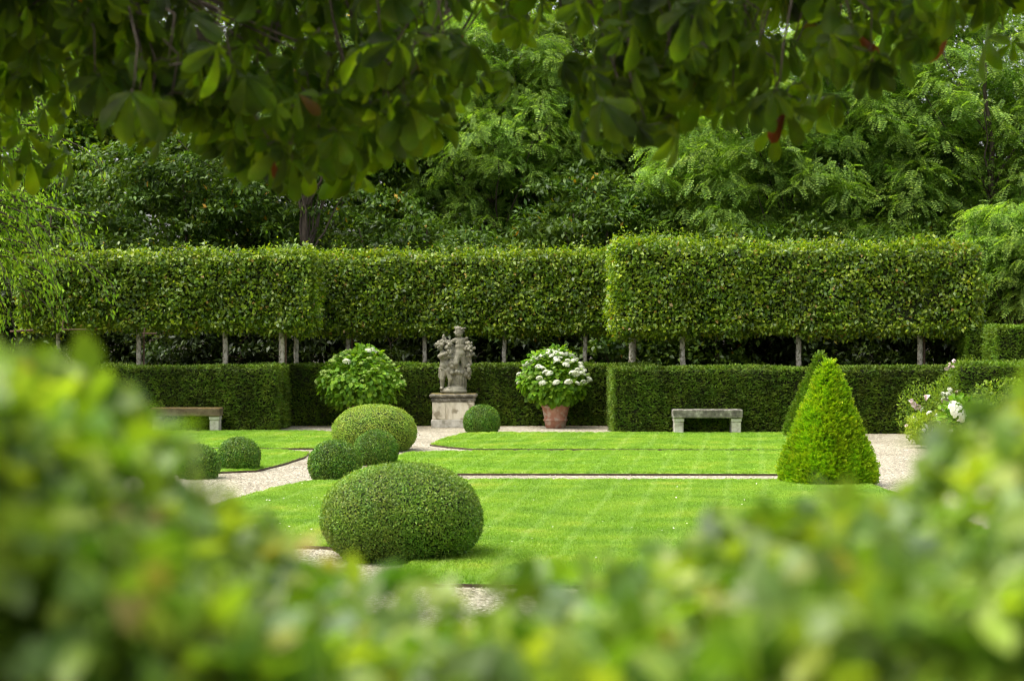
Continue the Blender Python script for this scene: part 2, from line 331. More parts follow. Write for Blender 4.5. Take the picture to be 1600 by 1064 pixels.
def nrm(a): return a / np.maximum(np.linalg.norm(a, axis=-1, keepdims=True), 1e-9)
def scatter(T, P, D, U, S):
    """place template T at P with axis D, approximate normal U, size S"""
    TV, TF, TU = T; D = nrm(D); Xa = nrm(np.cross(D, U)); Ua = np.cross(Xa, D)
    S = np.broadcast_to(np.asarray(S, float), (len(P),))[:, None, None]
    V = P[:, None, :] + S * (TV[None, :, 0:1] * Xa[:, None] + TV[None, :, 1:2] * D[:, None] + TV[None, :, 2:3] * Ua[:, None])
    n, t = len(P), len(TV)
    Fq = TF[None] + (np.arange(n) * t)[:, None, None]
    uv = None if TU is None else np.tile(TU, (n, 1))
    return V.reshape(-1, 3), Fq.reshape(-1, TF.shape[1]), uv
def rdir(n): return nrm(R.normal(size=(n, 3)))
def fn(P, scale, seed, octs=3):
    """cheap smooth noise in about -1..1"""
    r = np.random.default_rng(seed); o = 0; a = 1; tot = 0
    for k in range(octs):
        for _ in range(4):
            d = nrm(r.normal(size=3)); o = o + a * np.sin(P @ d * scale * (2 ** k) * r.uniform(.7, 1.3) + r.uniform(0, 6.28)); tot += a
        a *= .55
    return o / tot * 1.9

# ------------------------------------------------------------------ surfaces covered with leaves
def box_points(x0, x1, y0, y1, z0, z1, dens, faces='fblrt', amp=.03, seed=1, ragged=0.0):
    """points and outward normals on a clipped block"""
    P = []; Nn = []
    def put(area, f, n):
        k = max(1, int(area * dens)); u, v = R.random(k), R.random(k); P.append(f(u, v)); Nn.append(np.tile(np.array(n, float), (k, 1)))
    W, Dp, H = x1 - x0, y1 - y0, z1 - z0
    st = lambda a, b, c: np.stack(np.broadcast_arrays(a, b, c), 1)
    if 'f' in faces: put(W * H, lambda u, v: st(x0 + u * W, y0 + 0 * u, z0 + v * H), (0, -1, 0))
    if 'b' in faces: put(W * H * .5, lambda u, v: st(x0 + u * W, y1 + 0 * u, z0 + v * H), (0, 1, 0))
    if 'l' in faces: put(Dp * H, lambda u, v: st(x0 + 0 * u, y0 + u * Dp, z0 + v * H), (-1, 0, 0))
    if 'r' in faces: put(Dp * H, lambda u, v: st(x1 + 0 * u, y0 + u * Dp, z0 + v * H), (1, 0, 0))
    if 't' in faces: put(Dp * W, lambda u, v: st(x0 + u * W, y0 + v * Dp, z1 + 0 * u), (0, 0, 1))
    if 'u' in faces: put(Dp * W, lambda u, v: st(x0 + u * W, y0 + v * Dp, z0 + 0 * u), (0, 0, -1))
    P = np.concatenate(P); Nn = np.concatenate(Nn)
    d = fn(P, 3.2, seed) * amp
    P = P + Nn * d[:, None]
    if ragged:
        top = Nn[:, 2] > .5
        P[top, 2] += (fn(P[top], 2.2, seed + 9) * ragged * .6 + np.abs(R.normal(size=top.sum())) ** 2 * ragged * .35)
    return P, Nn

def hedge_block(name, label, x0, x1, y0, y1, z1, faces='fblrt', mat='yew', dens=2600, size=.055, grp=None, inner='yew_inner', T=None, horizontal=True):
    cx, cy = (x0 + x1) / 2, (y0 + y1) / 2
    root = empty(name, (cx, cy, 0)); tag(root, label, 'hedge', grp)
    P, Nn = box_points(x0 - cx, x1 - cx, y0 - cy, y1 - cy, 0.02, z1, dens, faces, .034, hash(label) % 97)
    n = len(P); tang = R.normal(size=(n, 3))
    if horizontal: tang[:, 2] *= .45
    D = nrm(Nn * .9 + nrm(tang) * 1.0); P = P + Nn * (R.random(n)[:, None] * .05 - .045)
    U = nrm(Nn * .9 + np.array([0, 0, .8]) + R.normal(size=(n, 3)) * .4)
    V, Fq, uv = scatter(T or T_spray(4, .34, .13), P, D, U, size * R.uniform(.7, 1.35, n))
    mesh_np('foliage', V, Fq, M[mat], root)
    b = MB(); m = .05; b.box(x0 - cx + m, x1 - cx - m, y0 - cy + m, y1 - cy - m, 0, z1 - m); b.build('dark_core', M[inner], root)  # solid dark block under the leaves, stands in for inner shade
    return root

# ------------------------------------------------------------------ ground
def plane(name, pts, z, mat, kind='structure'):
    from mathutils.geometry import tessellate_polygon
    V = [(p[0], p[1], z) for p in pts]; tris = tessellate_polygon([[Vector(v) for v in V]])
    Fc = []
    for t in tris:
        a, b, c = [Vector(V[i]) for i in t]
        Fc.append(t if (b - a).cross(c - a).z > 0 else t[::-1])
    me = bpy.data.meshes.new(name); me.from_pydata(V, [], Fc); me.update(); me.materials.append(mat)
    o = link(bpy.data.objects.new(name, me)); tag(o, kind=kind); return o
plane('ground', [(-400, -300), (400, -300), (400, 700), (-400, 700)], 0, M['soil'])
plane('gravel', [(-13, 1), (13, 1), (13, 39.6), (-13, 39.6)], .004, M['gravel'])

def smooth_poly(pts, it=2):
    for _ in range(it):
        q = []
        for i in range(len(pts)):
            a, b = np.array(pts[i]), np.array(pts[(i + 1) % len(pts)]); q += [tuple(a * .85 + b * .15), tuple(a * .15 + b * .85)]
        pts = q
    return pts

def make_tuft():
    rr = np.random.default_rng(3); V = []; Fc = []
    for k in range(18):
        a = rr.uniform(0, 6.28); r = rr.uniform(0, .05); bx, by = r * math.cos(a), r * math.sin(a)
        h = rr.uniform(.014, .028); w = rr.uniform(.0022, .0036); t = rr.uniform(0, 6.28); lx, ly = math.cos(t) * h * .5, math.sin(t) * h * .5
        px_, py_ = -math.sin(t) * w, math.cos(t) * w; i = len(V)
        V += [(bx - px_, by - py_, 0), (bx + px_, by + py_, 0), (bx + px_ * .8 + lx * .35, by + py_ * .8 + ly * .35, h * .6), (bx - px_ * .8 + lx * .35, by - py_ * .8 + ly * .35, h * .6), (bx + lx, by + ly, h)]
        Fc += [(i, i + 1, i + 2, i + 3), (i + 3, i + 2, i + 4)]
    me = bpy.data.meshes.new('grass_tuft'); me.from_pydata(V, [], Fc); me.update(); me.materials.append(M['blade'])
    return me
TUFT = make_tuft()
def make_grass_tree(dens, seed):
    ng = bpy.data.node_groups.new('grass_scatter', 'GeometryNodeTree')
    ng.interface.new_socket('Geometry', in_out='INPUT', socket_type='NodeSocketGeometry')
    ng.interface.new_socket('Geometry', in_out='OUTPUT', socket_type='NodeSocketGeometry')
    N, L = ng.nodes, ng.links
    gi, go = N.new('NodeGroupInput'), N.new('NodeGroupOutput')
    dp = N.new('GeometryNodeDistributePointsOnFaces'); dp.inputs['Density'].default_value = dens; dp.inputs['Seed'].default_value = seed
    ip = N.new('GeometryNodeInstanceOnPoints'); oi = N.new('GeometryNodeObjectInfo'); oi.inputs['Object'].default_value = tuft_obj
    oi.inputs['As Instance'].default_value = True
    rv = N.new('FunctionNodeRandomValue'); rv.data_type = 'FLOAT_VECTOR'; rv.inputs['Min'].default_value = (-.15, -.15, 0); rv.inputs['Max'].default_value = (.15, .15, 6.28)
    rs = N.new('FunctionNodeRandomValue'); rs.inputs[2].default_value = .6; rs.inputs[3].default_value = 1.25
    L.new(gi.outputs[0], dp.inputs['Mesh']); L.new(dp.outputs['Points'], ip.inputs['Points']); L.new(oi.outputs['Geometry'], ip.inputs['Instance'])
    L.new(rv.outputs[0], ip.inputs['Rotation']); L.new(rs.outputs[1], ip.inputs['Scale'])
    L.new(ip.outputs[0], go.inputs[0]); return ng
tuft_obj = link(bpy.data.objects.new('grass', TUFT)); tuft_obj.location = (-1.0, 24.0, .032); tag(tuft_obj, kind='stuff')

EDGE_H = .032
def lawn(pts, dens, seed, wear=True):
    plane('lawn', pts, EDGE_H, M['turf'])
    g = plane('grass', pts, EDGE_H + .001, M['turf'], kind='stuff')
    md = g.modifiers.new('scatter', 'NODES'); md.node_group = make_grass_tree(dens, seed)
    # thin edging board round the lawn, standing 3 mm below the turf
    b = MB(); n = len(pts); c = np.mean(pts, axis=0)
    P = [np.array(p, float) for p in pts]; area = sum(P[i][0] * P[(i + 1) % n][1] - P[(i + 1) % n][0] * P[i][1] for i in range(n)); sg = 1 if area > 0 else -1
    out = []
    for i in range(n):
        t = nrm(nrm(P[i] - P[i - 1]) + nrm(P[(i + 1) % n] - P[i])); out.append(P[i] + np.array([t[1], -t[0]]) * sg * .018)
    V = []; Fc = []
    for i in range(n):
        V += [(*P[i], .0), (*P[i], EDGE_H - .006), (*out[i], EDGE_H - .006), (*out[i], .0)]
    for i in range(n):
        j = (i + 1) % n
        for k in range(3): Fc.append((i * 4 + k, i * 4 + k + 1, j * 4 + k + 1, j * 4 + k))
    b.add(V, Fc); e = b.build('lawn_edging', M['edging']); tag(e, kind='structure')

A = [G(482, 756), G(425, 768), G(360, 787), G(250, 826), (-6.2, 20), (-6.4, GY(858)), G(420, 857), G(512, 859), G(560, 866), G(640, 871), G(664, 875), G(655, 882), G(627, 897), G(600, 915),
     (X(700, GY(918)), GY(918)), G(1300, 925), (4.6, 16.5), (4.4, GY(754)), G(1220, 754), G(800, 753.5)]
lawn(A, 900, 1)
lawn([G(612, 728), G(616, 716), G(640, 710.5), G(700, 708.5), G(760, 707.6), G(1285, 707.5), G(1285, 744), G(713, 743), G(660, 739)], 380, 2)
lawn([G(673, 697), G(690, 689), G(722, 680.5), G(760, 678.5), G(1285, 679), G(1285, 705), G(740, 704), G(700, 700.5)], 380, 3)
LAWN_LEFT = [G(400, 738), G(440, 728), G(474, 717), G(482, 710), G(440, 706), G(300, 705), G(100, 705), G(60, 742), G(250, 744), G(330, 741)]
lawn(LAWN_LEFT, 420, 4)
lawn([G(120, 676), G(500, 676), G(540, 680), G(545, 694), G(515, 703), G(440, 703), G(300, 702), G(110, 702)], 380, 5)

# small dry leaves lying on the gravel and along the hedge feet
k = 420; lp = np.stack([R.uniform(-9, 9, k), R.uniform(15, 39, k), np.full(k, .008)], 1)
kk = 500; lq = np.stack([R.uniform(-4.2, 9, kk), 36.33 - np.abs(R.normal(size=kk)) * .12, np.full(kk, .01)], 1); lq[lq[:, 0] < 1.9, 1] += 2.7
lp = np.concatenate([lp, lq]); V, Fq, _ = scatter(T_rhomb(.55, .12), lp, rdir(len(lp)) * np.array([1, 1, .1]), np.tile([0, 0, 1.], (len(lp), 1)) + R.normal(size=(len(lp), 3)) * .2, .035 * R.uniform(.5, 1.2, len(lp)))
M['litter'] = leaf_mat('dry_leaf', [(0, (.10, .05, .02)), (1, (.3, .2, .09))], .1)
tag(mesh_np('fallen_leaves', V, Fq, M['litter']), 'small dry brown leaves scattered on gravel and at the hedge feet', 'leaves', kind='stuff')

def inside(p, poly):
    c = False; j = len(poly) - 1
    for i in range(len(poly)):
        a, b_ = poly[i], poly[j]
        if (a[1] > p[1]) != (b_[1] > p[1]) and p[0] < (b_[0] - a[0]) * (p[1] - a[1]) / (b_[1] - a[1]) + a[0]: c = not c
        j = i
    return c
pb = [(x_, y_) for x_, y_ in zip(R.uniform(-5.5, 2.5, 16000), 14.6 + R.random(16000) ** 1.5 * 14) if not inside((x_, y_), A) and not inside((x_, y_), LAWN_LEFT)]
pb = np.array([(x_, y_, .009) for x_, y_ in pb]); T_peb = (np.array([(1, 0, 0), (0, 1, 0), (-1, 0, 0), (0, -1, 0), (0, 0, .55), (0, 0, -.5)]), np.array([(0, 1, 4), (1, 2, 4), (2, 3, 4), (3, 0, 4), (1, 0, 5), (2, 1, 5), (3, 2, 5), (0, 3, 5)]), None)
V, Fq, _ = scatter(T_peb, pb, rdir(len(pb)) * np.array([1, 1, .15]), np.tile([0, 0, 1.], (len(pb), 1)), R.uniform(.005, .012, len(pb)))
M['pebble'] = noise_mat('pebble', [(.3, (.22, .18, .13)), (.5, (.42, .37, .29)), (.7, (.66, .62, .54))], 40)
tag(mesh_np('pebbles', V, Fq, M['pebble']), kind='stuff')
dz = np.array([(x_, y_, .062) for x_, y_ in zip(R.uniform(-3.6, 3, 700), R.uniform(15.5, 24.5, 700)) if inside((x_, y_), A) and (x_ < -1.6 or R.random() < .12) and math.sin(x_ * 3.1 + 1) + math.cos(y_ * 2.3) > -.2])
V, Fq, _ = scatter((T_rhomb(1.0, .0)[0] - np.array([0, .5, 0]), T_rhomb()[1], None), dz, rdir(len(dz)) * np.array([1, 1, .2]), np.tile([0, 0, 1.], (len(dz), 1)), .022)
tag(mesh_np('daisies', V, Fq, M['white_bloom']), kind='stuff')

# ------------------------------------------------------------------ clipped box
def topiary(name, label, loc, rx, rz, mat, n, leaf, power=2.4, flat=.0, ry=None, grp=None, cut=.97):
    """rounded clipped bush: super-ellipsoid of half width rx and height 2*rz, its lowest part cut by the ground"""
    ry = ry or rx
    root = empty(name, (loc[0], loc[1], 0)); tag(root, label, 'topiary', grp)
    def surf(d):
        k = (np.abs(d[:, 0]) ** power + np.abs(d[:, 1]) ** power + np.abs(d[:, 2]) ** power) ** (-1 / power)
        Q = d * k[:, None]; zc = Q[:, 2]
        wid = 1 - flat * np.clip(-zc, 0, 1) ** 2 * .5 - flat * .28 * np.clip(zc, 0, 1)
        Q = Q * np.array([rx, ry, rz]); Q[:, 0] *= wid; Q[:, 1] *= wid
        sd = int(rx * 100 + abs(loc[0]) * 10) % 50; bump = 1 + .022 * fn(d * 3, 1.0, sd) + .006 * fn(d * 14, 1.0, sd + 5)
        Q = Q * bump[:, None]; Q[:, 2] += rz * cut; return Q
    d = rdir(n); Q = surf(d); keep = Q[:, 2] > .0; d, Q = d[keep], Q[keep]
    Nn = nrm(d / np.array([rx, ry, rz])); m = len(Q)
    T_ = T_rhomb(.62, .12)
    D = nrm(Nn * .4 + nrm(R.normal(size=(m, 3)))); Q = Q + Nn * (R.random(m)[:, None] ** 1.5 * -.05 + .004 + (R.random(m)[:, None] > .985) * .022)
    U = nrm(Nn + R.normal(size=(m, 3)) * .28)
    V, Fq, uv = scatter(T_, Q, D, U, leaf * R.uniform(.7, 1.3, m)); mesh_np('foliage', V, Fq, M[mat], root)
    # dark core: closed body inside the leaf skin, coloured as interior shade
    b = MB(); rings = []
    for k in range(15):
        th = math.pi * (k + .25) / 14.5; ring = np.array([(math.sin(th) * math.cos(a), math.sin(th) * math.sin(a), -math.cos(th)) for a in np.linspace(0, 2 * math.pi, 28, endpoint=False)])
        q = surf(ring); q[:, :2] *= (1 - .045 / rx); q[:, 2] = np.maximum(rz * cut + (q[:, 2] - rz * cut) * (1 - .04 / rz), .0); rings.append([tuple(p) for p in q])
    b.loft(rings); b.build('shade_core', M['box_inner'], root, True)
    return root

def base_y(py, r): return GY(py) + r * .25
topiary('box_dome', 'broad low egg-shaped box bush in the foreground at the corner of the large lawn', (-.945, 17.05), .685, .455, 'box_big', 66000, .019, 2.4, .22, ry=.66, cut=.76)
topiary('box_dome', 'pale yellow-green low box dome behind the two small box balls', (X(585, 31.6), 31.6), .66, .43, 'box_pale', 36000, .022, 2.25, .15, cut=.70)
balls = [((523, 752, .335), 'box ball standing left of the other before the pale dome, at the lawn corner'),
         ((587, 727, .315), 'box ball partly hidden behind its neighbour, overlapping the pale dome'),
         ((373, 736, .295), 'box ball on the small left lawn, the one fully in view near the gravel curve'),
         ((309, 748, .285), 'box ball at far left, half hidden by the blurred hedge leaves'),
         ((753, 677, .335), 'small box ball beside the stone pedestal on the far gravel')]
for (px, py, r), lb in balls:
    Yc = base_y(py, r)
    topiary('box_ball', lb, (X(px, Yc), Yc), r, r * .92, 'box', 17000, .023, 2.08, .06, grp='clipped box balls', cut=.68)

def yew_cone(label, loc, w, h, mat, n, rz, seed, top=.06):
    root = empty('yew_cone', (loc[0], loc[1], 0)); tag(root, label, 'topiary', 'clipped yew pyramids'); root.rotation_euler.z = rz
    t = 1 - np.sqrt(1 - R.random(n) * (1 - .003)); t = R.random(n); t = t[R.random(n) < (1.04 - t)]; m = len(t); a = R.random(m) * 2 * np.pi
    prof = lambda t: w * (1 - t) ** .93 * (1 - .16 * np.clip(1 - t * 6, 0, 1) ** 2) + .02
    pw = 3.2; k = (np.abs(np.cos(a)) ** pw + np.abs(np.sin(a)) ** pw) ** (-1 / pw) * .93
    r = prof(t) * k; P = np.stack([r * np.cos(a), r * np.sin(a), t * h + .01], 1)
    Nn = nrm(np.stack([np.cos(a), np.sin(a), np.full(m, w / h)], 1)); P += Nn * (fn(P, 5, seed) * .018 + R.random(m) * .03 - .03)[:, None]
    D = nrm(Nn * .9 + np.array([0, 0, .55]) + R.normal(size=(m, 3)) * .45); U = nrm(np.array([0, 0, 1.]) + R.normal(size=(m, 3)) * .5)
    V, Fq, _ = scatter(T_spray(5, .36, .11), P, D, U, .075 * R.uniform(.6, 1.5, m)); mesh_np('foliage', V, Fq, M[mat], root)
    b = MB(); rings = []
    for tt in np.linspace(0, .96, 14):
        rr = prof(np.array(tt)) - .035
        ring = []
        for aa in np.linspace(0, 2 * np.pi, 32, endpoint=False):
            kk = (abs(math.cos(aa)) ** pw + abs(math.sin(aa)) ** pw) ** (-1 / pw) * .93; ring.append((max(rr, .01) * kk * math.cos(aa), max(rr, .01) * kk * math.sin(aa), tt * h))
        rings.append(ring)
    b.loft(rings); b.build('dark_core', M['yew_inner'], root)  # added solid body, coloured dark like the shaded inside of the cone
    return root
yew_cone('bright lime-green clipped yew pyramid standing in front at the end of the gravel path', (3.95, 24.85), .60, 1.52, 'yew_lime', 26000, math.radians(22), 4)
yew_cone('darker green yew pyramid hidden behind the bright lime one', (X(1282, 35.0), 35.0), .64, 1.47, 'yew_mid', 16000, math.radians(15), 5)
yew_cone('yew pyramid at far left whose tip shows above the blurred hedge', (X(84, 35.0), 35.0), .62, 1.55, 'yew_mid', 14000, math.radians(10), 6)

# ------------------------------------------------------------------ yew hedges
hedge_block('yew_hedge', 'low dark yew hedge on the left, behind the mossy stone bench', -10.5, X(432, 37.2), 37.2, 38.0, 1.20, grp='low yew hedges round the court', dens=2500)
hedge_block('yew_hedge', 'low yew hedge at the back of the recess, behind the statue and the flower pots', -4.95, 2.6, 39.2, 39.95, 1.19, 'ft', grp='low yew hedges round the court', dens=2500)
hedge_block('yew_hedge', 'low dark yew hedge on the right, behind the grey stone bench', X(958, 36.4), 9.8, 36.4, 37.3, 1.195, grp='low yew hedges round the court', dens=2500)
b1 = hedge_block('yew_hedge', 'short yew return closing the left side of the recess', -5.1, -4.38, 38.06, 39.14, 1.195, 'rt', grp='low yew hedges round the court')
b2 = hedge_block('yew_hedge', 'short yew return closing the right side of the recess', 1.9, 2.7, 37.36, 39.14, 1.195, 'lt', grp='low yew hedges round the court')
hedge_block('yew_block', 'tall square-cut yew block just beyond the right end of the pleached row', X(1512, 37.6), X(1562, 37.6), 37.6, 38.4, 1.97, mat='yew_mid', dens=2200, grp='square-cut yew blocks')
hedge_block('yew_block', 'nearer square-cut yew block at the right edge of the picture', X(1558, 34.4), 10.6, 34.4, 35.4, 1.97, mat='yew_mid', dens=2000, grp='square-cut yew blocks')
hedge_block('yew_hedge', 'low clipped hedge below the nearer square yew block at the right edge', X(1500, 33.2), 10.8, 33.2, 34.1, 1.33, mat='yew_mid', dens=2000)
hedge_block('yew_hedge', 'high dark yew hedge rising behind the square-cut blocks at right', X(1512, 42.5), 13.6, 42.5, 43.5, 3.05, mat='yew', dens=1100, size=.08)

# ------------------------------------------------------------------ pleached hornbeams
def pleached(label, tx, ty, x0, x1, y0, y1, z0, z1, faces, lean=0.0, r=.055, extra=0, dens=1350):
    z0 += .15
    root = empty('pleached_tree', (tx, ty, 0)); tag(root, label, 'tree', 'pleached trees round the court')
    P, Nn = box_points(x0 - tx, x1 - tx, y0 - ty, y1 - ty, z0, z1, dens, faces, .085, int(abs(tx) * 13) % 40, ragged=.085)
    z0 += .0
    n = len(P)
    bot = P[:, 2] < z0 + .12; P[bot, 2] -= np.abs(R.normal(size=bot.sum())) * .05
    P = P + Nn * (R.random(n)[:, None] ** 1.3 * -.17 + .06 + fn(P, 11, 3, 2)[:, None] * .07)
    D = nrm(Nn * .3 + R.normal(size=(n, 3)) * .6 + np.array([0, 0, -.2])); U = nrm(Nn * .85 + np.array([0, 0, .75]) + R.normal(size=(n, 3)) * .38)
    V, Fq, uv = scatter(T_rhomb(.6, .1), P, D, U, .087 * R.uniform(.55, 1.3, n))
    # shoots above the clipped line
    k = int((x1 - x0) * 55); sx = R.uniform(x0 - tx, x1 - tx, k); sy = R.uniform(y0 - ty, y1 - ty, k); hh = R.random(k) ** 2.0 * .34 * (.5 + .6 * np.clip(fn(np.stack([sx + tx, sx * 0, sx * 0], 1), 3, 8) + .5, 0, 1.4))
    SP = []; SD = []
    for i in range(k):
        for j in range(6): SP.append((sx[i] + R.normal() * .02, sy[i] + R.normal() * .02, z1 + hh[i] * j / 5 - .02)); SD.append((R.normal(), R.normal(), .5))
    SP, SD = np.array(SP), np.array(SD)
    V2, F2, _ = scatter(T_rhomb(.55, .1), SP, SD, nrm(np.array([0, 0, 1.]) + R.normal(size=SD.shape) * .4), .07)
    mesh_np('crown', np.concatenate([V, V2]), np.concatenate([Fq, F2 + len(V)]), M['carpinus'], root)
    b = MB(); m = .13; b.box(x0 - tx + (m if 'l' in faces else 0), x1 - tx - (m if 'r' in faces else 0), y0 - ty + m, y1 - ty - m, z0 + .12, z1 - m)
    b.build('dark_core', M['carpinus_inner'], root)  # closed box that stops see-through, its dark colour stands for shade
    t = MB(); pts = [(0, 0, 0)]; q = 7
    for i in range(1, q + 1): pts.append((lean * i / q + R.normal() * .009, R.normal() * .008, (z0 + .5) * i / q))
    t.tube(pts, [r * (1.18 if i == 0 else 1 - .03 * i) for i in range(q + 1)], 12)
    for s_ in (-1, 1):
        t.tube([(lean, 0, z0 - .02), (lean + s_ * .12, -.01, z0 + .06), (lean + s_ * .4, -.03, z0 + .10)], [.018, .016, .012], 6)
    t.build('trunk', M['pale_bark'], root, True)
    if extra:
        s = MB(); s.tube([(extra, .05, 0), (extra, .05, z0 + .25)], .022, 6); s.build('stake', M['stake'], root)
    return root
LY, CY, RY = (38.3, 39.2), (40.7, 41.6), (37.7, 38.7)
zl1 = lambda py, Y: Z(py, Y)
lx = [X(v, LY[0]) for v in (30, 153, 285, 398, 485)]
llab = ['leftmost pleached tree, its thin trunk near the left edge beneath hanging branches', 'pleached tree of the left row with a brown stake against its trunk', 'pleached tree of the left row with one slim trunk above the bench hedge', 'pleached tree ending the left row at its right-hand corner']
for i, px in enumerate((90, 217, 352, 440)):
    pleached(llab[i], X(px, 38.75), 38.75, lx[i], lx[i + 1], *LY, 1.86 - .0 * i, Z(404 - i * 2.5, 38.3), 'fbtu' + ('r' if i == 3 else '') + ('l' if i == 0 else ''), r=[.045, .055, .06, .065][i], extra=[0, .085, 0, .07][i])
pleached('pleached tree in the left return, trunk just right of the corner trunk', X(463, 40.0), 40.0, -4.95, X(483, 39.2), 39.2, 40.6, 1.86, Z(400, 39), 'lrtu', r=.055)
cx = [X(v, CY[0]) for v in (478, 603, 725, 850, 963)]
clab = ['pleached tree of the back row, trunk rising behind the left hydrangea', 'pleached tree of the back row, trunk just left of the statue', 'pleached tree of the back row, trunk between the statue and the right hydrangea', 'pleached tree of the back row, trunk right of the white-flowered hydrangea']
for i, px in enumerate((543, 663, 788, 913)):
    pleached(clab[i], X(px, 41.1), 41.1, cx[i], cx[i + 1], *CY, 1.80, Z(402 - i * 1.5, 40.7), 'fbtu', lean=[0, 0, .0, .02][i], r=.052, extra=[.09, 0, 0, 0][i])
rx_ = [X(v, RY[0]) for v in (960, 1160, 1343, 1532)]
rlab = ['pleached tree at the left end of the right row, with the tallest bright crown', 'pleached tree in the middle of the right row, trunk near the yew pyramids', 'pleached tree at the right end of the right row, stake behind its trunk']
for i, px in enumerate((1070, 1249, 1438)):
    pleached(rlab[i], X(px, 38.2) , 38.2, rx_[i], rx_[i + 1], *RY, 1.80, Z([383, 390, 390][i], 37.7), 'fbtu' + ('l' if i == 0 else '') + ('r' if i == 2 else ''), lean=[-.05, 0, 0][i], r=.06, extra=[0, 0, .085][i])
pleached('pleached tree in the right return, thick trunk at the corner of the right crown', X(988, 39.6), 39.6, X(962, 38.7), X(1080, 38.7), 38.7, 40.6, 1.78, Z(390, 39.5), 'lrtu', r=.085)
# training rails of the young espalier at left
yr = 38.2
def rail(label, *segs, r=.016):
    s = MB(); xs_ = segs[0]; s.tube([(X(xs_[0], yr), yr, Z(xs_[1], yr)), (X(xs_[2], yr), yr, Z(xs_[3], yr))], r, 6)
    tag(s.build('training_rail', M['stake']), label, 'rail', 'wooden training rails under the left crowns')
rail('longest brown training rail, at the far left below the pleached crown', (16, 518, 52, 516), r=.02)
rail('brown training rail just right of the leftmost pleached trunk', (93, 515, 135, 515))
rail('short upright training peg by the leftmost pleached trunk', (97, 518, 99, 498))
rail('brown training rail just right of the staked pleached trunk', (222, 521, 245, 521))
rail('short upright training peg by the staked pleached trunk', (225, 526, 226, 512))

# ------------------------------------------------------------------ background trees
def limb(b, p0, p1, r0, r1, sag=.0, seg=7, wob=.05):
    p0, p1 = np.array(p0, float), np.array(p1, float); L_ = np.linalg.norm(p1 - p0); n = 6; pts = []
    for i in range(n + 1):
        t = i / n; p = p0 + (p1 - p0) * t; p = p + R.normal(size=3) * wob * L_ * .25 * (0 < i < n); p[2] += sag * math.sin(t * math.pi); pts.append(p)
    b.tube(pts, [r0 + (r1 - r0) * i / n for i in range(n + 1)], seg)
    return pts

TP = {'pin': T_pinnate(6, .27, .13, .3), 'lau': T_rhomb(.42, .08), 'rho': T_rhomb(.6, .1), 'pal': T_palmate_small()}
def clump_leaves(C, rad, n, kind, size):
    """n leaves for each clump centre: a loose dome, denser on its upper and outer side, in short drooping sprays"""
    P, D, U, S = [], [], [], []
    for c, r in zip(C, rad):
        if kind == 'pin':       # flat tiered sprays
            a = R.random(n) * 2 * np.pi; q = np.sqrt(R.random(n)); p = np.stack([np.cos(a) * q * r, np.sin(a) * q * r, R.normal(size=n) * r * .12 - q * q * r * .4 + (np.cos(a) * R.normal() + np.sin(a) * R.normal()) * q * r * .4], 1)
            d = np.stack([np.cos(a), np.sin(a), -.05 - .45 * q], 1) + R.normal(size=(n, 3)) * .35
            u = np.array([0, 0, 1.]) + .5 * np.stack([np.cos(a), np.sin(a), 0 * a], 1) + R.normal(size=(n, 3)) * .3
        else:
            v = rdir(n); v[:, 2] = np.abs(v[:, 2]) * .9 - .25 * R.random(n); rr = r * (R.random(n) ** .45)
            p = v * rr[:, None] * np.array([1, 1, .62]); d = v * .8 + R.normal(size=(n, 3)) * .6 + np.array([0, 0, -.35]); u = v * .4 + np.array([0, 0, .9]) + R.normal(size=(n, 3)) * .4
        P.append(c + p); D.append(nrm(d)); U.append(nrm(u)); S.append(size * R.uniform(.65, 1.25, n))
    return scatter(TP[kind], np.concatenate(P), np.concatenate(D), np.concatenate(U), np.concatenate(S))

def tree(name, label, x, y, rx, ry, rz, cz, kind, mat, nc, nl, lsize, crad, bark='bark', cat='tree', trunk_r=.16, grp=None, seed=0, stems=1, full=.45, yoff=0.0):
    root = empty(name, (x, y, 0)); tag(root, label, cat, grp)
    v = rdir(nc); rr = R.random(nc) ** full; C = v * rr[:, None] * np.array([rx, ry, rz]); C[:, 2] += cz; C[:, 1] += yoff
    C = C[C[:, 2] > .25]; C += fn(C, .9, seed)[:, None] * np.array([.3, .3, .3])
    rad = crad * R.uniform(.6, 1.3, len(C))
    V, Fq, _ = clump_leaves(C, rad, nl, kind, lsize); mesh_np('crown', V, Fq, M[mat], root)
    b = MB(); zt = cz + rz * .55
    for s_ in range(stems):
        off = R.normal(size=2) * (.25 if stems > 1 else 0); pts = [(off[0] * .2, off[1] * .2, 0)]
        for i in range(1, 8): pts.append((off[0] * i * .45 + R.normal() * .06 * (i > 1), off[1] * i * .45 + R.normal() * .06, zt * i / 7))
        b.tube(pts, [trunk_r * (1.25 if i == 0 else 1 - .115 * i) for i in range(8)], 9)
        for i in R.choice(len(C), min(len(C), 26 // stems), replace=False):
            k = int(np.clip(C[i, 2] / zt * 7 * .75, 1, 6)); limb(b, pts[k], C[i] - np.array([0, 0, .1]), trunk_r * .34 * (1 - .08 * k), .012, -.05, 5)
    b.build('trunk', M[bark], root, True)
    return root

BG = 'trees behind the pleached rows'
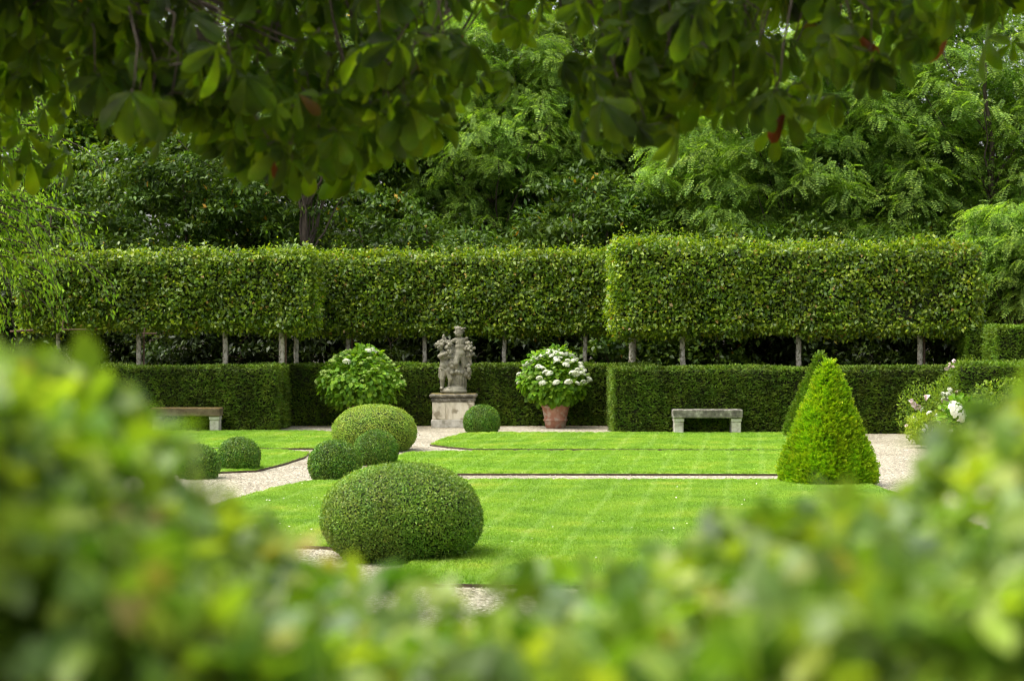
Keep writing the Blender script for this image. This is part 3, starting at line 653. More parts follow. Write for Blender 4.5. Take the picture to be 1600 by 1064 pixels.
# the broad robinias in front
tree('robinia_tree', 'large feathery robinia on the right, brown trunk showing near the top right', X(1545, 45.5), 45.5, 4.2, 2.4, 4.7, 6.0, 'pin', 'robinia', 420, 44, .34, .62, trunk_r=.14, yoff=1.3, seed=1, grp=BG)
tree('robinia_tree', 'pale feathery robinia spreading above the left part of the right pleached row', X(1230, 46), 46, 3.6, 2.4, 3.7, 5.2, 'pin', 'robinia', 430, 44, .32, .58, trunk_r=.13, seed=2, grp=BG)
tree('robinia_tree', 'soft feathery robinia in the centre background above the statue', X(770, 49), 49, 2.9, 2.2, 3.6, 6.7, 'pin', 'robinia', 480, 38, .28, .5, trunk_r=.13, seed=3, grp=BG)
tree('robinia_tree', 'low feathery robinia shrub at the right edge above the square-cut yews', X(1600, 42.0), 42.0, 1.3, .9, 1.2, 3.7, 'pin', 'robinia', 110, 36, .27, .36, trunk_r=.05, seed=4, cat='shrub')
# laurels
for i, (px, Y, rx, rz, cz, lb) in enumerate([(60, 47, 2.4, 2.5, 3.4, 'dark laurel at the far left behind the hanging light green branches'),
        (330, 45.5, 3.1, 2.5, 4.0, 'broad dark laurel with a few orange leaves behind the left pleached row'),
        (600, 47, 2.1, 2.2, 3.0, 'dark shadowed laurel behind the back pleached row left of the statue'),
        (930, 46, 2.4, 1.9, 3.5, 'laurel flecked with orange leaves between the two robinias'),
        (760, 45, 1.8, 1.5, 2.6, 'low dark laurel filling the gap above the statue'),
        (1200, 43.8, 2.6, 1.3, 3.0, 'dark laurel low behind the right pleached crown'),
        (1480, 44.0, 2.4, 1.3, 2.9, 'dark laurel below the large robinia at right')]):
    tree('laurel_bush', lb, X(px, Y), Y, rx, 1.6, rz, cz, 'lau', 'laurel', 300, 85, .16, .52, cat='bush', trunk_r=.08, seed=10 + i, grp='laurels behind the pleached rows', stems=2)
# medium green trees, one depth back
for i, (px, Y, rx, rz, cz, kind, mat, lb) in enumerate([
        (150, 51, 3.4, 4.2, 6.2, 'rho', 'lime_tree', 'leafy tree behind the left laurel, half covered by the chestnut boughs'),
        (480, 50, 3.2, 4.0, 6.0, 'lau', 'laurel', 'dark tall evergreen behind the left chestnut bough'),
        (900, 51, 2.6, 4.0, 6.6, 'pal', 'maple', 'grey-green maple between the chestnut boughs in the centre'),
        (1110, 52, 3.0, 4.4, 6.6, 'rho', 'lime_tree', 'leafy tree behind the right-hand chestnut bough'),
        (650, 53, 2.8, 4.6, 7.4, 'pal', 'maple', 'maple rising to the top of the picture left of centre'),
        (1420, 50, 3.6, 5.0, 6.6, 'lau', 'laurel', 'dark leafy tree behind the large right robinia')]):
    tree('broadleaf_tree', lb, X(px, Y), Y, rx, 2.2, rz, cz, kind, mat, 330, 95, .18 if kind != 'pal' else .12, .66, trunk_r=.16, seed=30 + i, grp=BG)
# left weeping tree, in front of the pleached row
def weeping():
    x, y = X(-120, 36.0), 36.0
    root = empty('zelkova_tree', (x, y, 0)); tag(root, 'light green tree at the left edge trailing long leafy shoots over the pleached row', 'tree')
    b = MB(); pts = [(0, 0, 0), (.05, 0, 1.5), (.1, .1, 3.2), (.25, .1, 5.0), (.3, 0, 6.8)]; b.tube(pts, [.2, .17, .14, .1, .05], 10)
    P, D, U = [], [], []
    for k in range(190):
        z0 = R.uniform(2.6, 6.8); a = R.uniform(-1.6, 1.6); reach = R.uniform(.7, 3.4) * (1.0 if abs(a) < 1 else .7); s0 = np.array([.1, 0, z0])
        e = np.array([math.cos(a) * reach, math.sin(a) * reach * .55, R.uniform(.1, .9)]); drop = R.uniform(.4, 1.7)
        L_ = 16; pr = []
        for i in range(L_ + 1):
            t = i / L_; p = s0 + e * (1 - (1 - t) ** 1.6) * np.array([1, 1, 1]) ; p[2] -= drop * t ** 2.4; pr.append(p)
        b.tube(pr, [.022 * (1 - .85 * i / L_) + .002 for i in range(L_ + 1)], 4)
        for i in range(4, L_ + 1):
            t = pr[i] - pr[i - 1]
            for q in range(7):
                side = R.choice([-1, 1]); off = R.normal(size=3) * .09 * np.array([1, 1, .7]); P.append(pr[i] + off - t * R.random()); D.append(nrm(t) * .7 + np.cross(nrm(t), [0, 0, 1]) * side * .8 + R.normal(size=3) * .35 + np.array([0, 0, -.35])); U.append(np.array([0, 0, 1]) + R.normal(size=3) * .35)
    V, Fq, _ = scatter(T_rhomb(.38, .07), np.array(P), np.array(D), nrm(np.array(U)), .115 * R.uniform(.7, 1.2, len(P)))
    mesh_np('crown', V, Fq, M['weeping'], root); b.build('trunk', M['bark'], root, True)
weeping()
# dark trunk seen in the gap at the left
tree('conifer_tree', 'dark straight-trunked tree rising behind the left end of the back pleached row', X(475, 44.6), 44.6, 1.0, .8, 2.3, 6.6, 'lau', 'laurel', 60, 90, .14, .5, bark='bark', trunk_r=.14, grp=BG)
# understory: shade shrubs seen below the pleached crowns
und = []
for i, px in enumerate(range(-20, 1560, 112)):
    Y = 43.0 + (i % 3) * .5
    side = 'left' if px < 480 else ('centre' if px < 950 else 'right')
    near = ['behind the leftmost pleached trunk', 'left of the staked trunk', 'behind the staked trunk in the left row', 'behind the slim trunk of the left row', 'behind the two corner trunks of the left row', 'behind the left hydrangea', 'left of the statue', 'right of the statue head', 'behind the right hydrangea', 'at the right end of the back hedge', 'behind the leaning trunk of the right row', 'left of the two yew pyramids', 'behind the yew pyramid tips', 'behind the right end of the right row', 'beside the square-cut yew blocks'][i]
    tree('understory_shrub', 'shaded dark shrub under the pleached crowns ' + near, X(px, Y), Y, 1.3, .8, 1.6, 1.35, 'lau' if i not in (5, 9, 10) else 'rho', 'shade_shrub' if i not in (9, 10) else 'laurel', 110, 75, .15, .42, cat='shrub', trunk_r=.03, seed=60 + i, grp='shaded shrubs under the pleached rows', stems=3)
# far woodland, one mass
C = []
for k in range(2600):
    C.append((R.uniform(-24, 24), R.uniform(57, 64), R.random() ** .9 * 17.0 + .3))
C = np.array(C); C = C[C[:, 2] < 12.6 + 3.0 * fn(C * np.array([1, .3, 0]), .45, 77)]
V, Fq, _ = clump_leaves(C, R.uniform(.7, 1.5, len(C)), 62, 'rho', .24)
o = mesh_np('woodland', V, Fq, M['lime_tree']); tag(o, 'dense far woodland closing the view behind all the trees', 'woodland', kind='stuff')

# ------------------------------------------------------------------ hydrangeas in pots
def bloom_mesh(name, mat, flat=.65):
    n = 130; v = rdir(n); v[:, 2] = np.abs(v[:, 2]) - .15; P = v * np.array([1, 1, flat]) * .85
    D = nrm(np.cross(v, R.normal(size=(n, 3)))); V, Fq, _ = scatter((T_rhomb(.8, .1)[0] - np.array([0, .5, 0]), T_rhomb()[1], None), P, D, v, .34)
    o = mesh_np(name, V, Fq, mat); me = o.data; bpy.data.objects.remove(o); return me
BL_W, BL_G = bloom_mesh('bloom_white', M['white_bloom']), bloom_mesh('bloom_green', M['green_bloom'])
def pot(label, x, y):
    root = empty('flower_pot', (x, y, 0)); tag(root, label, 'pot', 'terracotta pots before the back hedge')
    b = MB(); b.lathe([(.0, .01), (.175, .0), (.19, .012), (.215, .14), (.222, .15), (.222, .165), (.217, .175), (.25, .34), (.262, .40), (.262, .455), (.25, .462), (.232, .455), (.225, .40), (.02, .395)], seg=44)
    b.build('body', M['terracotta'], root, True)
    r = MB(); r.lathe([(.221, .140), (.238, .146), (.238, .168), (.223, .175)], seg=44); r.build('band', M['terracotta'], root, True)
    r = MB(); r.lathe([(.255, .395), (.275, .402), (.279, .43), (.275, .458), (.262, .464), (.236, .464), (.236, .40)], seg=44); r.build('rim', M['terracotta'], root, True)
    r = MB(); r.lathe([(.001, .41), (.234, .41), (.2, .43), (.001, .435)], seg=24); r.build('soil', M['soil'], root)
    return root
def hydrangea(label, x, y, rx, z0, z1, nw, ng, seed):
    root = empty('hydrangea', (x, y, z0)); tag(root, label, 'plant', 'potted hydrangeas')
    H = z1 - z0; n = 2300; v = rdir(n); t = v[:, 2]
    P = v * (R.random(n)[:, None] ** .28) ; P = P * np.array([rx, rx * .85, H * .5]); 
    P[:, :2] *= (1 - .28 * np.clip(P[:, 2] / (H * .5), 0, 1))[:, None]; P[:, 2] += H * .5; P *= (1 + fn(P, 5, seed) * .13)[:, None]
    D = v * .9 + R.normal(size=(n, 3)) * .45 + np.array([0, 0, -.45]); U = v * .7 + np.array([0, 0, .7]) + R.normal(size=(n, 3)) * .3
    V, Fq, uv = scatter(T_ovate(.78, .07, .2), P, D, nrm(U), .115 * R.uniform(.55, 1.15, n)); mesh_np('foliage', V, Fq, M['hydrangea'], root)
    b = MB()
    for k in range(26):
        a = R.uniform(0, 6.28); q = R.uniform(.2, .8); limb(b, (math.cos(a) * .08, math.sin(a) * .08, -.02 - .2 * 0), (math.cos(a) * rx * q, math.sin(a) * rx * q * .8, H * R.uniform(.4, .85)), .008, .004, .05, 5)
    b.build('stem', M['grass_leaf'], root)
    for k in range(nw + ng):
        w = k < nw
        while True:
            v = nrm(R.normal(size=3) * np.array([1, 1, 1]));
            if v[2] > (-.2 if not w else -.12) and v[1] < .5: break
        zz = v[2] * H * .5; s_ = 1 - .28 * max(0, zz / (H * .5)); p = Vector((v[0] * rx * s_ * 1.03, v[1] * rx * .85 * s_ * 1.03, H * .5 + zz * 1.05))
        o = bpy.data.objects.new('flower_head', BL_W if w else BL_G); link(o, root); o.location = p
        sc = R.uniform(.06, .10) if w else R.uniform(.035, .055); o.scale = (sc, sc, sc); o.rotation_euler = (v[1] * -.5, v[0] * .6, R.uniform(0, 6))
pot('terracotta pot holding the white-flowered hydrangea', X(868, 38.45), 38.45)
pot('terracotta pot mostly hidden behind the pale box dome', X(563, 38.45), 38.45)
hydrangea('hydrangea with many white flower heads in the right terracotta pot', X(866, 38.45), 38.45, .67, .40, Z(548, 38.45), 62, 40, 3)
hydrangea('wider hydrangea with mostly pale green flower heads, left of the statue', X(563, 38.45), 38.45, .83, .30, Z(544, 38.45), 4, 84, 4)

# ------------------------------------------------------------------ pedestal and statue
px_, py_ = X(709, 38.9), 38.9
root = empty('stone_pedestal', (px_, py_, 0)); tag(root, 'square pale stone pedestal with dark weathered cap, under the statue', 'pedestal')
b = MB(); b.box(-.43, .43, -.40, .40, .0, .155, .012); b.build('plinth', M['plinth_stone'], root)
b = MB(); b.box(-.405, .405, -.375, .375, .156, .50, .006); b.build('die', M['lime_stone'], root)
for xx in (-.27, .27):
    b = MB(); b.box(xx - .115, xx + .115, -.385, -.3765, .175, .485, .003); b.build('panel', M['lime_stone'], root)
b = MB(); b.box(-.43, .43, -.40, .40, .501, .585, .02); b.build('moulding', M['dark_stone'], root)
b = MB(); b.box(-.465, .465, -.435, .435, .586, .655, .025); b.build('cap', M['dark_stone'], root)

def statue():
    b = MB()
    def cap(p, q, r0, r1, yy=0, yq=None, n=7):
        yq = yy if yq is None else yq; pts = [Vector((p[0], yy, p[1])), Vector((q[0], yq, q[1]))]
        d = pts[1] - pts[0]; k = max(3, int(d.length / .02)); 
        for i in range(k + 1):
            t = i / k; c = pts[0] + d * t; r = r0 + (r1 - r0) * t; b.sphere(c, r, 10, 7)
    # base mound, tree stump with drapery
    b.sphere((0, 0, .05), (.265, .22, .09), 20, 9); b.sphere((.03, .02, .10), (.22, .2, .07), 16, 8)
    cap((.10, .12), (.11, .36), .135, .15, .05); cap((-.02, .12), (.0, .38), .10, .09, .06)
    for k in range(9): a = -1.3 + k * .33; cap((.10 + .14 * math.sin(a), .42), (.10 + .13 * math.sin(a) * 1.05, .14), .032, .022, .05 - .14 * math.cos(a))
    for k in range(14): b.sphere((R.uniform(-.02, .27), R.uniform(-.12, -.02), R.uniform(.36, .46)), R.uniform(.03, .05), 9, 6)
    # standing child, right
    cap((.11, .76), (.125, .90), .10, .105, -.02); cap((.125, .90), (.13, 1.02), .105, .095, -.02); cap((.04, 1.04), (.21, 1.04), .055, .055, -.02); cap((0, .10), (.05, .5), .13, .13, .03); b.sphere((.12, -.07, .83), (.07, .05, .06)); b.sphere((.085, -.075, 1.0), (.045, .03, .04)); b.sphere((.17, -.075, 1.0), (.045, .03, .04))
    cap((.13, 1.07), (.115, 1.13), .045, .042, -.02); b.sphere((.10, -.03, 1.195), (.082, .085, .095), 18, 12); b.sphere((.11, .0, 1.235), (.082, .08, .07), 16, 10)
    for k in range(12): b.sphere((.11 + R.normal() * .045, R.normal() * .035, 1.285 + R.normal() * .012), (.028, .026, .018), 9, 6)
    b.sphere((.12, -.03, .80), (.12, .10, .10)); b.sphere((.13, -.03, .92), (.115, .10, .09)); cap((.20, .98), (.24, .62), .06, .07, .02); cap((-.03, .92), (.03, .60), .06, .08, .0)
    b.sphere((-.16, -.03, .56), (.115, .11, .10)); b.sphere((-.19, -.05, .72), (.105, .10, .09))
    b.sphere((.088, -.105, 1.19), (.014, .016, .02)); b.sphere((.055, -.08, 1.17), (.03, .025, .028)); b.sphere((.125, -.085, 1.17), (.03, .025, .028)); b.sphere((.088, -.09, 1.145), (.028, .02, .018)); b.sphere((.088, -.088, 1.225), (.05, .02, .016)); b.sphere((.175, -.02, 1.185), (.014, .02, .026))
    for k in range(26):
        a = R.uniform(-.4, 3.5); e = R.uniform(-.15, 1.0); b.sphere((.105 + .082 * math.cos(a) * math.cos(e), -.005 + .07 * math.sin(a) * math.cos(e) * .8 + .015, 1.205 + .085 * math.sin(e)), (.03, .028, .018), 9, 6)
    for k in range(5): b.sphere((.05 + k * .032, -.075, 1.262 + .012 * math.sin(k * 2)), (.03, .022, .017), 9, 6)
    b.sphere((.045, -.02, 1.285), (.035, .03, .014)); b.sphere((.17, -.01, 1.27), (.03, .03, .02))
    cap((.03, 1.05), (-.055, 1.015), .042, .034, -.03, -.06); cap((-.055, 1.015), (-.14, 1.035), .034, .026, -.06, -.08); b.sphere((-.155, -.08, 1.04), (.032, .026, .026))
    cap((.22, 1.05), (.285, .985), .046, .038, -.02, -.04); cap((.285, .985), (.30, .93), .038, .032, -.04, -.1)
    cap((.075, .76), (.045, .60), .078, .06, -.05, -.13); cap((.045, .60), (.06, .44), .058, .04, -.13, -.04); b.sphere((.05, -.1, .42), (.04, .07, .028))
    cap((.165, .76), (.205, .58), .076, .058, -.02, -.05); cap((.205, .58), (.17, .42), .056, .036, -.05, -.03); b.sphere((.165, -.08, .40), (.036, .065, .026))
    # figure, left
    cap((-.14, .50), (-.17, .62), .088, .092, -.03); cap((-.17, .62), (-.20, .77), .092, .082, -.03); b.sphere((-.255, -.06, .935), (.07, .072, .078), 16, 11)
    b.sphere((-.275, -.13, .93), (.014, .014, .018)); b.sphere((-.30, -.10, .905), (.028, .024, .026)); b.sphere((-.25, -.112, .905), (.028, .022, .026)); b.sphere((-.27, -.115, .965), (.045, .018, .014)); cap((-.22, .82), (-.24, .88), .045, .042, -.03)
    for k in range(24):
        a = R.uniform(0, 6.28); e = R.uniform(.0, 1.4); b.sphere((-.262 + .075 * math.cos(a) * math.cos(e), -.045 + .07 * math.sin(a) * math.cos(e), .955 + .075 * math.sin(e)), R.uniform(.017, .028), 9, 6)
    b.sphere((-.345, -.04, .965), (.032, .03, .03)); b.sphere((-.35, -.03, .925), .022)
    cap((-.165, .80), (-.275, .74), .044, .04, -.07, -.12); cap((-.275, .735), (-.20, .765), .042, .036, -.13, -.17); cap((-.20, .765), (-.10, .815), .036, .027, -.17, -.15); b.sphere((-.08, -.15, .825), (.036, .026, .03))
    cap((-.19, .46), (-.22, .30), .08, .058, -.04, -.06); cap((-.22, .30), (-.225, .13), .054, .038, -.06, -.02); b.sphere((-.235, -.06, .11), (.04, .075, .03))
    cap((-.10, .46), (-.06, .30), .075, .055, -.08, -.10); cap((-.06, .30), (-.075, .14), .05, .036, -.10, -.05); b.sphere((-.08, -.1, .12), (.038, .065, .03))
    for k in range(7): cap((-.27 + k * .012, .50), (-.285 + k * .006, .33), .028, .018, .0 + k * .012)
    for k in range(8): b.sphere((-.25 + k * .03, -.105, .50 - .012 * k), (.026, .022, .02), 9, 6)
    # raised cluster
    cap((-.165, 1.05), (-.20, 1.14), .036, .02, -.07); 
    for k in range(7): b.sphere((-.19 + R.normal() * .015, -.09, 1.05 + k * .016), .02, 8, 6)
    # fruit garland between and to the right
    def fruit(x0_, z0_, x1_, z1_, n, r0=.022, r1=.042, w=.035, y0=-.1):
        for k in range(n):
            t = R.random(); b.sphere((x0_ + (x1_ - x0_) * t + R.normal() * w, y0 + R.normal() * .03, z0_ + (z1_ - z0_) * t + R.normal() * w), R.uniform(r0, r1), 10, 7)
    fruit(-.20, 1.0, -.05, .86, 34); fruit(-.10, .86, -.05, .56, 44, w=.03); fruit(-.08, .55, .02, .47, 14)
    fruit(.29, .96, .33, .93, 26, w=.04); fruit(.31, .88, .30, .72, 24, w=.022, y0=-.05); cap((.31, .70), (.345, .58), .04, .02, -.03); fruit(.29, .56, .29, .34, 22, w=.02, y0=-.03)
    cap((.24, .95), (.25, .45), .05, .06, .05); cap((-.02, .90), (-.02, .45), .05, .07, .04)
    o = b.build('stone_statue', M['stone'])
    rm = o.modifiers.new('r', 'REMESH'); rm.mode = 'VOXEL'; rm.voxel_size = .007; rm.use_smooth_shade = True
    sm = o.modifiers.new('s', 'SMOOTH'); sm.factor = .5; sm.iterations = 1
    dg = bpy.context.evaluated_depsgraph_get(); me = bpy.data.meshes.new_from_object(o.evaluated_get(dg)); o.modifiers.clear(); o.data = me
    o.location = (px_ + .0, py_ - .02, .645); o.scale = (1, 1, 1.0)
    tag(o, 'weathered stone statue of two children with fruit garlands, standing on the pedestal', 'statue')
statue()

# ------------------------------------------------------------------ benches
def bench(label, x0, x1, y, mat, moss=False):
    cxb = (x0 + x1) / 2; w = (x1 - x0) / 2
    root = empty('stone_bench', (cxb, y, 0)); tag(root, label, 'bench', 'stone benches before the hedges')
    b = MB(); b.box(-w, w, -.21, .21, .305, .46, .014); b.build('seat', M[mat], root)
    for s_ in (-1, 1):
        c = s_ * (w - .115); b = MB(); b.box(c - .085, c + .085, -.17, .17, 0, .235, .01); b.box(c - .095, c + .095, -.18, .18, .236, .304, .01); b.build('leg', M['leg_stone'], root)
yb = GY(679) + .05
bench('grey stone bench with lichen patches before the right hedge', X(1050, yb), X(1159, yb), yb, 'bench_stone')
yb = GY(675) + .0
bench('mossy brown-topped stone bench before the left hedge, half hidden by blurred leaves', X(236, yb - .2), X(345, yb - .2), yb - .1, 'moss_stone')

# ------------------------------------------------------------------ flower bed at right
def rose_mesh():
    n = 42; P = []; D = []; U = []
    for k in range(n):
        a = k * 2.4; q = k / n; r = .9 * q; P.append((math.cos(a) * r * .55, math.sin(a) * r * .55, .35 * (1 - q))); D.append((math.cos(a + 1.3) * .7, math.sin(a + 1.3) * .7, .25 * (1 - q))); U.append((math.cos(a), math.sin(a), .6 + q * .6))
    V, Fq, _ = scatter((T_rhomb(1.0, .15)[0] - np.array([0, .5, 0]), T_rhomb()[1], None), np.array(P), np.array(D), nrm(np.array(U)), .8)
    o = mesh_np('rose_bloom', V, Fq, M['rose']); me = o.data; bpy.data.objects.remove(o); return me
ROSE = rose_mesh()
def shrub(name, label, x, y, rx, h, mat, n, leaf, cat='bush', blooms=(), T_=None, grp=None, up=0.0):
    root = empty(name, (x, y, 0)); tag(root, label, cat, grp)
    v = rdir(n); P = v * (R.random(n)[:, None] ** .35) * np.array([rx, rx * .8, h * .5]); P[:, 2] += h * .5; P += fn(P, 5, int(x * 10) % 30)[:, None] * .06
    D = v * .6 + R.normal(size=(n, 3)) * .5 + np.array([0, 0, up]); U = v * .5 + np.array([0, 0, .8]) + R.normal(size=(n, 3)) * .4
    V, Fq, _ = scatter(T_ or T_rhomb(.5, .1), P, D, nrm(U), leaf * R.uniform(.6, 1.3, n)); mesh_np('foliage', V, Fq, M[mat], root)
    b = MB()
    for k in range(14):
        a = R.uniform(0, 6.28); limb(b, (math.cos(a) * .05, math.sin(a) * .05, 0), (math.cos(a) * rx * .7, math.sin(a) * rx * .5, h * R.uniform(.5, .95)), .008, .003, .03, 5)
    b.build('stem', M['rose_leaf'], root)
    for (px, py, s_, me) in blooms:
        Yb = y - rx * .55
        o = bpy.data.objects.new('flower', me); link(o, root); o.location = (X(px, Yb) - x, Yb - y, Z(py, Yb)); s_ *= 1.7; o.scale = (s_, s_, s_); o.rotation_euler = (R.uniform(.3, 1.2), R.uniform(-.4, .4), R.uniform(0, 6))
shrub('rose_bush', 'rose bush with pale pink blooms at the near left end of the flower bed', X(1437, 33.2), 33.2, .40, 1.08, 'rose_leaf', 1500, .05, blooms=[(1427, 632, .055, ROSE), (1434, 636, .05, ROSE), (1449, 621, .052, ROSE), (1418, 666, .04, ROSE), (1429, 655, .045, BL_W), (1424, 627, .042, ROSE), (1441, 640, .03, BL_W)])
shrub('perennial_clump', 'bright yellow-green low clump dotted with white flowers beside the gravel', X(1457, 32.2), 32.2, .44, .62, 'grass_leaf', 4200, .055, cat='plant', T_=T_rhomb(.3, .03), up=.3,
      blooms=[(1452, 645, .035, BL_W), (1465, 650, .03, BL_W), (1448, 666, .03, BL_W), (1459, 672, .028, BL_W), (1467, 660, .026, BL_W), (1457, 684, .026, BL_W), (1471, 676, .026, BL_W), (1444, 672, .024, BL_W)])
shrub('rose_bush', 'rose bush with many small white and pink flowers mid-bed', X(1487, 33.6), 33.6, .48, 1.2, 'rose_leaf', 2200, .05, blooms=[(1472 + R.uniform(0, 38), 608 + R.uniform(0, 34), R.uniform(.032, .05), ROSE if k % 3 == 0 else BL_W) for k in range(40)])
shrub('hydrangea', 'small hydrangea with large white heads in the flower bed, half hidden by blurred leaves', X(1500, 31.6), 31.6, .38, .85, 'hydrangea', 700, .1, cat='plant', T_=T_ovate(.7), blooms=[(1496, 643, .13, BL_W), (1484, 676, .05, BL_W), (1479, 690, .05, BL_W), (1475, 697, .06, BL_W)])
shrub('tall_perennial', 'tall airy perennial with upright pale green stems and pinkish tips against the hedge', X(1515, 33.8), 33.8, .58, 1.42, 'rose_leaf', 5200, .085, cat='plant', T_=T_rhomb(.14, .02), up=.9,
      blooms=[(1479, 576, .03, ROSE), (1484, 573, .032, ROSE), (1489, 574, .034, ROSE), (1491, 564, .03, ROSE), (1499, 584, .03, ROSE), (1484, 568, .02, ROSE), (1509, 611, .03, BL_W)])
shrub('flowering_bush', 'leafy green bush at the right edge largely hidden behind the blurred hedge', X(1575, 32), 32, .8, 1.15, 'rose_leaf', 2400, .07)

# ------------------------------------------------------------------ horse chestnut over the camera
def T_leaflet(L_, w, droop):
    rows = [(0, .06), (.25, .42), (.5, .78), (.72, 1.0), (.88, .8), (.96, .35), (1.0, .03)]
    V, UV, Fq = [], [], []
    for v, k in rows:
        y = v * math.cos(droop * v) * L_; z = -math.sin(droop * v) * v * L_ * .8
        for s_ in (-1, -.5, 0, .5, 1):
            V.append((s_ * w / 2 * k, y, z + abs(s_) * .07 * w * k * 2.2)); UV.append((s_ * w / 2 * k, v * L_))
    for i in range(len(rows) - 1):
        for j in range(4):
            a = i * 5 + j; Fq.append((a, a + 1, a + 6, a + 5))
    return np.array(V), np.array(Fq), np.array(UV)
def palmate(seed):
    rr = np.random.default_rng(seed); V, Fq, UV = [], [], []; n = 0
    spec = [(-128, .52), (-82, .74), (-40, .93), (0, 1.0), (40, .93), (82, .74), (128, .52)] if seed % 2 else [(-112, .58), (-56, .86), (0, 1.0), (56, .86), (112, .58)]
    for ang, l in spec:
        t, f, u = T_leaflet(l * rr.uniform(.9, 1.08), .36 * l ** .5, rr.uniform(.25, .75)); a = math.radians(ang + rr.uniform(-7, 7)); c, s_ = math.cos(a), math.sin(a)
        tilt = rr.uniform(.15, .55); y = t[:, 1] * math.cos(tilt) + t[:, 2] * math.sin(tilt); z = -t[:, 1] * math.sin(tilt) + t[:, 2] * math.cos(tilt)
        V.append(np.stack([t[:, 0] * c + y * s_, -t[:, 0] * s_ + y * c, z], 1)); Fq.append(f + n); UV.append(u); n += len(t)
    return np.concatenate(V), np.concatenate(Fq), np.concatenate(UV)
PALM = [palmate(k) for k in range(1, 9)]
prof_px = [(-700, 120), (-300, 200), (-40, 300), (0, 300), (30, 275), (40, 70), (75, 95), (100, 150), (150, 165), (170, 240), (215, 235), (230, 220), (280, 262), (320, 268), (345, 240), (370, 262), (410, 305), (450, 322), (480, 318), (520, 300), (560, 308), (600, 262), (655, 265), (668, 150), (690, 182), (745, 172), (778, 150), (790, 45), (845, 52), (868, 40), (880, 180), (905, 255), (940, 290), (985, 285), (1005, 250), (1045, 262), (1065, 200), (1100, 230), (1150, 258), (1195, 255), (1215, 225), (1245, 170), (1290, 190), (1345, 190), (1370, 120), (1420, 118), (1440, 30), (1480, 40), (1500, 70), (1600, 85), (1900, 150), (2400, 60)]
def chestnut():
    y_ref = 10.0
    tx, ty = -8.1, 11.6
    root = empty('horse_chestnut_tree', (tx, ty, 0)); tag(root, 'horse chestnut whose dark leafy boughs hang across the top of the picture', 'tree')
    bx = np.array([X(p, y_ref) for p, _ in prof_px]); bz = np.array([Z(q, y_ref) for _, q in prof_px])
    tw = MB(); tw.tube([(0, 0, 0), (.05, 0, 1.2), (.2, -.05, 2.4), (.5, -.1, 3.6), (.9, -.2, 5.2), (1.1, -.2, 7.5)], [.42, .34, .30, .24, .17, .06], 16)
    limbs = []
    for (p, q, r) in (((.3, 0, 2.9), (6.0, -1.9, 3.9), .13), ((.5, -.1, 3.6), (8.4, -1.3, 4.2), .14), ((.6, -.1, 4.0), (12.0, -1.7, 4.4), .13), ((.8, -.1, 4.6), (15.0, -1.0, 5.0), .12), ((.4, 0, 3.2), (2.2, -2.2, 3.8), .10), ((.7, 0, 4.4), (4, 1.2, 5.4), .1), ((.9, 0, 5.2), (8, .8, 6.0), .1), ((.9, 0, 5.2), (-3, -.8, 6.0), .1), ((.4, 0, 3.3), (-3, -1.2, 4.2), .1)):
        pts = limb(tw, p, q, r, .03, .35, 8, .06); limbs += [np.array(z_) for z_ in pts[1:]]
    limbs = np.array(limbs)
    tips = []
    def bottom(x): return np.interp(x + tx, bx, bz)
    # leafy shoots grouped in bunches along the lower outline of the boughs, then the body above
    for k in range(350):
        x0_ = R.uniform(-7, 15.5) if k < 110 else R.uniform(4.6, 11.6)
        z0_ = bottom(x0_) + .17 + (R.random() ** 1.25) * 2.0; y0_ = y_ref - ty + R.uniform(-1.1, 1.1)
        wx = x0_ + tx
        if X(650, y_ref) < wx < X(880, y_ref) and z0_ < Z(-110, y_ref) and (wx > X(780, y_ref) or z0_ > bottom(x0_) + .5 or R.random() < .5): continue
        if X(1395, y_ref) < wx < X(1600, y_ref) and z0_ < Z(-40, y_ref) and R.random() < .75: continue
        for q in range(7):
            x = x0_ + R.normal() * .17; zz = z0_ + R.normal() * .17
            if zz < bottom(x) + .17: zz = bottom(x) + .17 + R.random() * .1
            if zz > 2.42: tips.append((x, y0_ + R.normal() * .2, zz))
    for k in range(3000):   # unseen canopy added above the frame to shade boughs and camera side
        x = R.uniform(-4, 14.5); yy = R.uniform(-5.2, 2.6); tips.append((x, yy, R.uniform(4.7, 6.8) - abs(x - 4) * .07 - max(0, -3 - yy) * .1))
    P, D, U = [], [], []
    for t in tips:
        t = np.array(t); d = np.linalg.norm(limbs - t - np.array([0, 0, .4]), axis=1); j = limbs[np.argmin(d)]
        if R.random() < .5 and t[2] < 4.6:
            mid = (t + j) / 2 + np.array([R.normal() * .08, R.normal() * .08, .12]); up = t + np.array([R.normal() * .05, R.normal() * .05, .22])
            if np.linalg.norm(j - t) < 1.7: tw.tube([j, mid, up, t + np.array([0, 0, .03])], [.009, .007, .005, .003], 5)
            else: tw.tube([t + np.array([R.normal() * .25, R.normal() * .2, .75]), up, t + np.array([0, 0, .03])], [.006, .005, .003], 5)
        for q in range(R.integers(1, 3)):
            a = R.uniform(0, 6.28); pd = np.array([math.cos(a), math.sin(a), R.uniform(-.3, .3)]) * R.uniform(.04, .14)
            tw.tube([t, t + pd * .5 + np.array([0, 0, .02]), t + pd], [.003, .0025, .002], 4)
            P.append(t + pd); dd = np.array([math.cos(a), math.sin(a), -R.uniform(.9, 2.8)]); D.append(dd); U.append(np.array([math.cos(a) * .8, math.sin(a) * .8, .55]) + R.normal(size=3) * .25)
    P, D, U = np.array(P), np.array(D), nrm(np.array(U)); S = .215 * R.uniform(.55, 1.2, len(P)); kind = R.integers(0, 8, len(P))
    Vs, Fs, Us, n = [], [], [], 0
    for k in range(8):
        m = kind == k; v, f, u = scatter(PALM[k], P[m], D[m], U[m], S[m]); Vs.append(v); Fs.append(f + n); Us.append(u); n += len(v)
